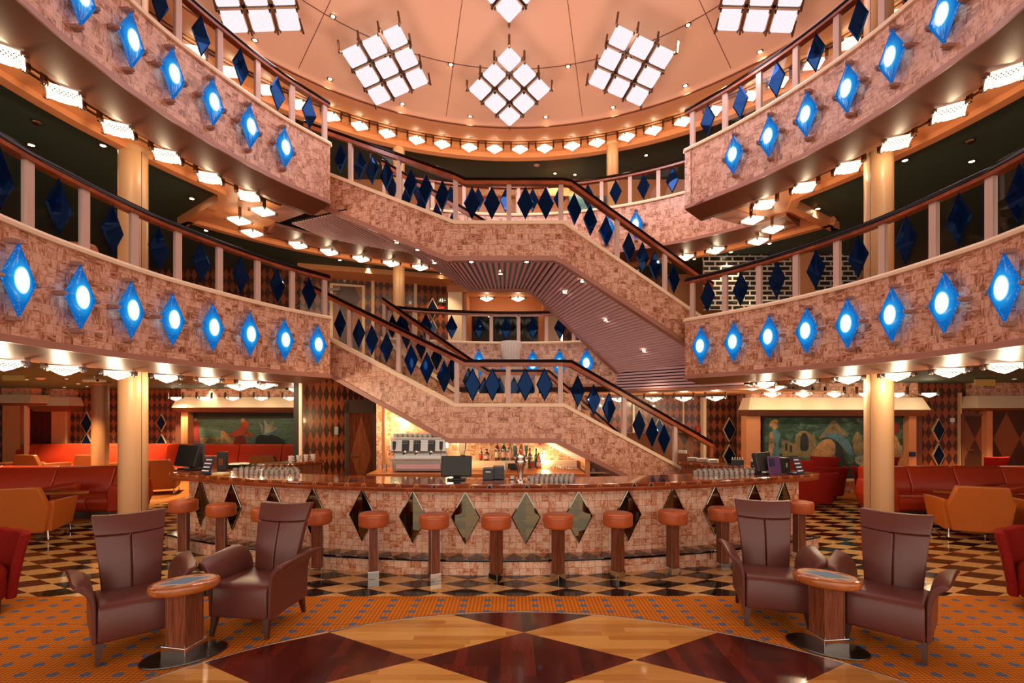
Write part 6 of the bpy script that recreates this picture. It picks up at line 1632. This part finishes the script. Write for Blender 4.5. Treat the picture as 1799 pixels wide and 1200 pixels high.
# draped white column in the stair well
root = thing('draped_column', 'white pleated cloth column standing behind the lower stair landing', 'column', (-0.02, 10.42, 0.0))
MB().lathe([(0.36, 0.0), (0.34, 1.0), (0.28, 1.9), (0.20, 2.5), (0.165, 2.85), (0.18, 3.05), (0.225, 3.36), (0.215, 3.37), (0.15, 3.0), (0.0, 2.95)], 120, (-0.02, 10.42, 0), pleat=0.045, npl=24).build('pleated_cloth', M['cloth_white'], root, smooth=True, angle=0)
MB().lathe([(0.19, 2.80), (0.185, 2.86), (0.17, 2.86), (0.17, 2.80)], 40, (-0.02, 10.42, 0)).build('tie_band', M['cloth_white'], root, smooth=True)

# ------------------------------------------------------------------ middle deck: rear wall, niche, side walls
Z2, Z2T = D, H + D + 0.70
W2 = [(-18, 12.4), (-5.2, 12.0), (-1.65, 13.0)]
wallseg('wall_back', 'harlequin wood wall at the rear left of the middle deck', W2[1], W2[2], Z2, Z2T, 'harlequin')
wallseg('wall_back', 'far left rear wall of the middle deck', W2[0], W2[1], Z2, Z2T, 'harlequin')
wallseg('wall_back', 'harlequin wood wall at the rear right of the middle deck', (1.35, 13.0), (4.0, 12.6), Z2, Z2T, 'harlequin')
wallseg('wall_back', 'orange wall at the right of the middle deck', (4.0, 12.6), (18, 11.5), Z2, Z2T, 'paint_orange')
wallseg('wall_left', 'left end wall of the middle deck', (-11.5, -4), (-11.5, 12.4), Z2, Z2T, 'harlequin')
wallseg('wall_right', 'right end wall of the middle deck', (11.5, -4), (11.5, 12.2), Z2, Z2T, 'harlequin')
for sx in (-1, 1):
    pieces_ = MB(); pieces_.box((sx * 11.2, 4, Z2T - 0.30), (0.6, 16, 0.5)); pieces_.build('trim_15', M['paint_orange'], loc=(sx * 11.2, 4, Z2T - 0.3), kind='structure')['label'] = f'orange cove along the {"left" if sx < 0 else "right"} wall of the middle deck'
mb = MB()
for a, b in ((W2[1], W2[2]),):
    a, b = Vector(a), Vector(b); t_ = (b - a).normalized(); n_ = Vector((t_.y, -t_.x)); mb.sweep([Vector((a.x, a.y, 0)), Vector((b.x, b.y, 0))], [n_, n_], [(0, Z2T - 0.22), (0.4, Z2T - 0.12), (0.4, Z2T), (0, Z2T)])
mb.build('trim_16', M['paint_orange'], loc=(-3.4, 12.4, Z2T - 0.2), kind='structure')['label'] = 'orange cove over the rear left wall of the middle deck'
def on_w2(px, a=W2[1], b=W2[2]):
    a, b = Vector(a), Vector(b); k = (px - CX) / FP; fa, fb = a.x - k * a.y, b.x - k * b.y; return a.lerp(b, fa / (fa - fb))
t2 = (Vector(W2[2]) - Vector(W2[1])).normalized(); n2 = Vector((t2.y, -t2.x))
mb = MB()
for px in (655.5, 730): q = on_w2(px); mb.box((q.x + n2.x * 0.02, q.y + n2.y * 0.02, (Z2 + Z2T) / 2), (0.075, 0.05, Z2T - Z2))
mb.build('trim_17', M['frame_gold'], loc=(-3, 12.5, Z2), kind='structure')['label'] = 'cream upright strips on the rear wall of the middle deck'
qa, qb = on_w2(585), on_w2(636); c2 = (qa + qb) / 2
door('door_3', 'wood panelled door with a cream frame on the middle deck', lambda a, d, z: Vector((c2.x + t2.x * a + n2.x * d, c2.y + t2.y * a + n2.y * d, Z2 + z)), (qb - qa).length, 2.16, 'harlequin_big', 'frame_gold', 1)
q = on_w2(588); MB().box((q.x + n2.x * 0.06, q.y + n2.y * 0.06, Z2 + 2.05), (0.28, 0.05, 0.06)).build('door_closer', M['grey_plastic'], bpy.data.objects['door_3'])
q = on_w2(760); framed_diamond(760, 543, q.y, 0.30, 0.60, 'navy diamond in a gold frame on the rear wall of the middle deck, upper one'); framed_diamond(760, 577, q.y, 0.26, 0.50, 'navy diamond in a gold frame on the rear wall of the middle deck, lower one')
framed_diamond(1017, 588, 12.95, 0.30, 0.60, 'navy diamond in a gold frame at the right of the middle deck niche')
q = on_w2(777); p = at(777, 528, q.y - 0.06)
root = thing('exit_sign', 'dark green exit sign with a white running figure on the middle deck', 'exit sign', tuple(p))
MB().box(p, (0.215, 0.03, 0.135)).build('panel', M['black_plastic'], root, bevel=0.003)
def flatpoly(pts, mat, nm, dx=0, s_=1.0): MB().quad([(p.x + dx + x * s_, p.y - 0.0165, p.z + z * s_) for x, z in pts]).build(nm, M[mat], root, fixn=False)
flatpoly([(-0.10, -0.055), (0.025, -0.055), (0.025, 0.055), (-0.10, 0.055)], 'sign_green', 'green_field')
mb = MB()
for pts in ([(-0.05, 0.03), (-0.035, 0.03), (-0.035, 0.045), (-0.05, 0.045)], [(-0.06, 0.0), (-0.035, -0.005), (-0.03, 0.026), (-0.05, 0.026)], [(-0.06, 0.0), (-0.075, -0.03), (-0.065, -0.035), (-0.045, 0.0)], [(-0.045, -0.002), (-0.02, -0.02), (-0.025, -0.045), (-0.035, -0.045), (-0.034, -0.024), (-0.055, -0.01)], [(-0.03, 0.02), (-0.01, 0.005), (-0.014, 0.0), (-0.035, 0.012)], [(-0.055, 0.02), (-0.085, 0.01), (-0.08, 0.003), (-0.052, 0.012)],
            [(0.0, -0.045), (0.018, -0.045), (0.018, 0.045), (0.0, 0.045)], [(0.04, -0.006), (0.07, -0.006), (0.07, -0.02), (0.095, 0.0), (0.07, 0.02), (0.07, 0.006), (0.04, 0.006)]):
    mb.quad([(p.x + x, p.y - 0.018, p.z + z) for x, z in pts])
mb.build('pictogram', M['white_china'], root, fixn=False)
small_box('fire_alarm', 'red alarm box under the exit sign of the middle deck', 'alarm', 777.5, 541, on_w2(777).y, 0.11, 0.06, 'red_alarm')
# niche
pieces('wall_back', 'orange niche with dark windows at the rear of the middle deck', [(818, 962, 490, 556, 14.2, 0.1, 'paint_orange'), (818, 962, 556, 604, 14.2, 0.1, 'dark_glass'), (820, 828, 556, 604, 14.1, 0.1, 'paint_orange'), (946, 956, 556, 604, 14.1, 0.1, 'paint_orange'), (785, 1000, 497, 513, 12.9, 0.5, 'paint_orange'), (785, 880, 490, 500, 12.85, 0.3, 'onyx')], (0, 14, Z2))
pieces('trim_18', 'cream pillars at both sides of the niche', [(787, 812, 513, 612, 12.9, 0.5, 'cream'), (812, 820, 513, 612, 13.0, 1.2, 'paint_orange'), (962, 985, 513, 612, 12.9, 0.5, 'cream'), (955, 962, 513, 612, 13.0, 1.2, 'paint_orange')], (0, 13, Z2))
flat('ceiling', [(-1.7, 12.9), (1.6, 12.9), (1.6, 14.3), (-1.7, 14.3)], [], H + 3.35, M['paint_orange'])['label'] = 'orange ceiling of the niche'
for i, px in enumerate((855, 910)):
    p = at(px, 525, 13.5); o = copy_tree(rl); lamp_light(o, RINGL, (0, 0, -0.2)); place(o, tuple(p), 0, f'white glass lamp in the niche of the middle deck, {("left", "right")[i]} one', 'lamps in the niche')
# grille on the right, chairs on the middle deck
a, b = at(1236, 545, 11.0), at(1505, 445, 11.0)
root = thing('metal_grille', 'screen of offset silver bars on the middle deck at right', 'screen', ((a.x + b.x) / 2, 11.0, Z2))
MB().quad([(a.x, 11.0, a.z), (b.x, 11.0, a.z), (b.x, 11.0, b.z), (a.x, 11.0, b.z)], [(0, 0), (b.x - a.x, 0), (b.x - a.x, b.z - a.z), (0, b.z - a.z)]).build('bars', M['grille'], root, fixn=False)
mb = MB(); mb.box(((a.x + b.x) / 2, 11.03, (a.z + b.z) / 2), (b.x - a.x, 0.05, b.z - a.z)); mb.box(((a.x + b.x) / 2, 11.0, b.z + 0.1), (b.x - a.x + 0.2, 0.16, 0.22)); mb.build('frame', M['lip_brown'], root)
root = thing('beam', 'orange post between the halves of the silver screen', 'post', (6.45, 10.9, Z2), kind='structure'); p = at(1432, 500, 10.9); MB().box((p.x - 0.25, 10.92, (Z2 + Z2T) / 2), (0.42, 0.14, Z2T - Z2)).build('panel', M['paint_orange'], root)
for x, y, rz, lab in ((-4.92, 5.72, 190, 'orange lounge chair on the middle deck at left, below the column'), (-5.6, 7.6, 170, 'orange lounge chair on the middle deck at left, behind the third post from the stair'), (-5.4, 9.0, 150, 'orange lounge chair on the middle deck at left, nearest the stair'),
                      (4.4, 8.6, 200, 'orange lounge chair on the middle deck at right, nearest the stair'), (5.35, 7.3, 185, 'orange lounge chair on the middle deck at right, beside the column'), (5.35, 5.9, 170, 'orange lounge chair on the middle deck at right, just in front of the column'), (6.2, 4.9, 170, 'orange lounge chair on the middle deck at right, farthest from the stair')):
    oc_at(x, y, rz, lab, z=Z2 + 0.02, grp='orange lounge chairs of the middle deck')
# table lamp-like decorations are left out; sofa on the left of the middle deck
# ------------------------------------------------------------------ top deck
Z3, Z3T = 2 * D, H + 2 * D + 0.66
wallseg('wall_back', 'orange wall at the rear of the top deck', (-8, 13.4), (8.5, 13.4), Z3, Z3T, 'paint_orange')
wallseg('wall_left', 'left wall of the top deck', (-8.5, -4), (-8, 13.4), Z3, Z3T, 'paint_orange')
wallseg('wall_right', 'right wall of the top deck', (9.0, -4), (8.5, 13.4), Z3, Z3T, 'paint_orange')
a, b = at(826, 349, 13.3), at(1000, 330, 13.3)
mb = MB(); pbox(mb, 815, 1000, 328, 344, 13.2, 0.2, 0); pbox(mb, 1000, 1078, 344, 392, 13.3, 0.1, 1); pbox(mb, 1100, 1195, 362, 372, 13.3, 0.1, 2); pbox(mb, 906, 918, 344, 395, 13.1, 0.25, 2); pbox(mb, 820, 980, 376, 384, 13.15, 0.2, 2)
mb.build('trim_19', [M['paint_orange'], M['mural_blue'], M['cream']], loc=(0, 13.2, Z3), kind='structure')['label'] = 'sign board, glass and counter front at the rear of the top deck'
fc = bpy.data.curves.new('sign_text', 'FONT'); fc.body = 'FUTURE HOLIDAY SALES'; fc.size = 0.155; fc.align_x = 'CENTER'; fc.extrude = 0.006; fc.space_character = 1.12
fo = bpy.data.objects.new('sign_lettering', fc); COL.objects.link(fo); p = at(888, 341.5, 13.19); fo.location = p; fo.rotation_euler = (R(90), 0, 0); fo.data.materials.append(M['cream'])
bpy.context.view_layer.update()
fm = bpy.data.meshes.new_from_object(fo.evaluated_get(bpy.context.evaluated_depsgraph_get())); fm.name = 'sign_lettering'
f2 = bpy.data.objects.new('sign_lettering', fm); COL.objects.link(f2); f2.location = fo.location; f2.rotation_euler = fo.rotation_euler
bpy.data.objects.remove(fo); fo = f2; tag(fo, 'small pale capital letters on the sign board of the top deck', 'sign')
# folded furniture shape behind the upper right glass
# ------------------------------------------------------------------ small fittings on the ceilings
def disc(label, x, y, zr, r_, mat='cream', cat='smoke detector', name='smoke_detector'):
    q = onz(x, y, zr)
    root = thing(name, label, cat, tuple(q)); MB().lathe([(0.0, -0.035), (r_ * 0.6, -0.033), (r_ * 0.95, -0.015), (r_, 0.0), (0.0, 0.0)], 20, tuple(q)).build('cover', M[mat], root, smooth=True); MB().lathe([(r_ * 1.02, -0.008), (r_ * 1.15, 0.0), (0.0, 0.0)], 20, tuple(q)).build('base', M[mat], root, smooth=True)
disc('round smoke detector on the ground floor ceiling at far left', 71, 664, 0.68, 0.07); disc('round smoke detector on the ground floor ceiling at right', 1625, 676, 0.69, 0.07)
disc('round smoke detector on the green ceiling of the middle deck at right', 1462, 386, 0.69 + D, 0.06); disc('round smoke detector on the green ceiling of the top deck', 943, 290, 0.65 + 2 * D, 0.07); disc('round cover on the green ceiling of the middle deck at far left', 64, 214, 0.69 + D, 0.05, 'bronze', 'cover', 'ceiling_cover'); disc('round cover on the green ceiling of the middle deck at far right', 1705, 247, 0.69 + D, 0.05, 'bronze', 'cover', 'ceiling_cover')
for lab, x, y, Y in (('hanging exit sign of green-edged glass at left', 24, 662, 9.0), ('hanging exit sign of green-edged glass at right', 1730, 672, 9.6)):
    p = at(x, y, Y); root = thing('exit_sign', lab, 'exit sign', tuple(p)); MB().box(p, (0.40, 0.02, 0.135)).build('panel', M['yellow_paper'], root); MB().box((p.x, p.y, p.z + 0.075), (0.42, 0.04, 0.025)).build('top_rail', M['sign_green'], root); MB().cyl((p.x, p.y, p.z + 0.08), (p.x, p.y, H + 0.70), 0.008).build('rod', M['steel'], root)
p = at(166, 669, 9.2); root = thing('projector', 'small white projector hanging under the ground floor ceiling at left', 'projector', tuple(p)); MB().box(p, (0.34, 0.16, 0.05)).build('body', M['cream'], root, bevel=0.015); MB().cyl((p.x + 0.13, p.y - 0.09, p.z), (p.x + 0.13, p.y - 0.06, p.z), 0.022).build('lens', M['dark_glass'], root); MB().cyl((p.x, p.y, p.z), (p.x, p.y, H + 0.70), 0.012).build('rod', M['cream'], root)
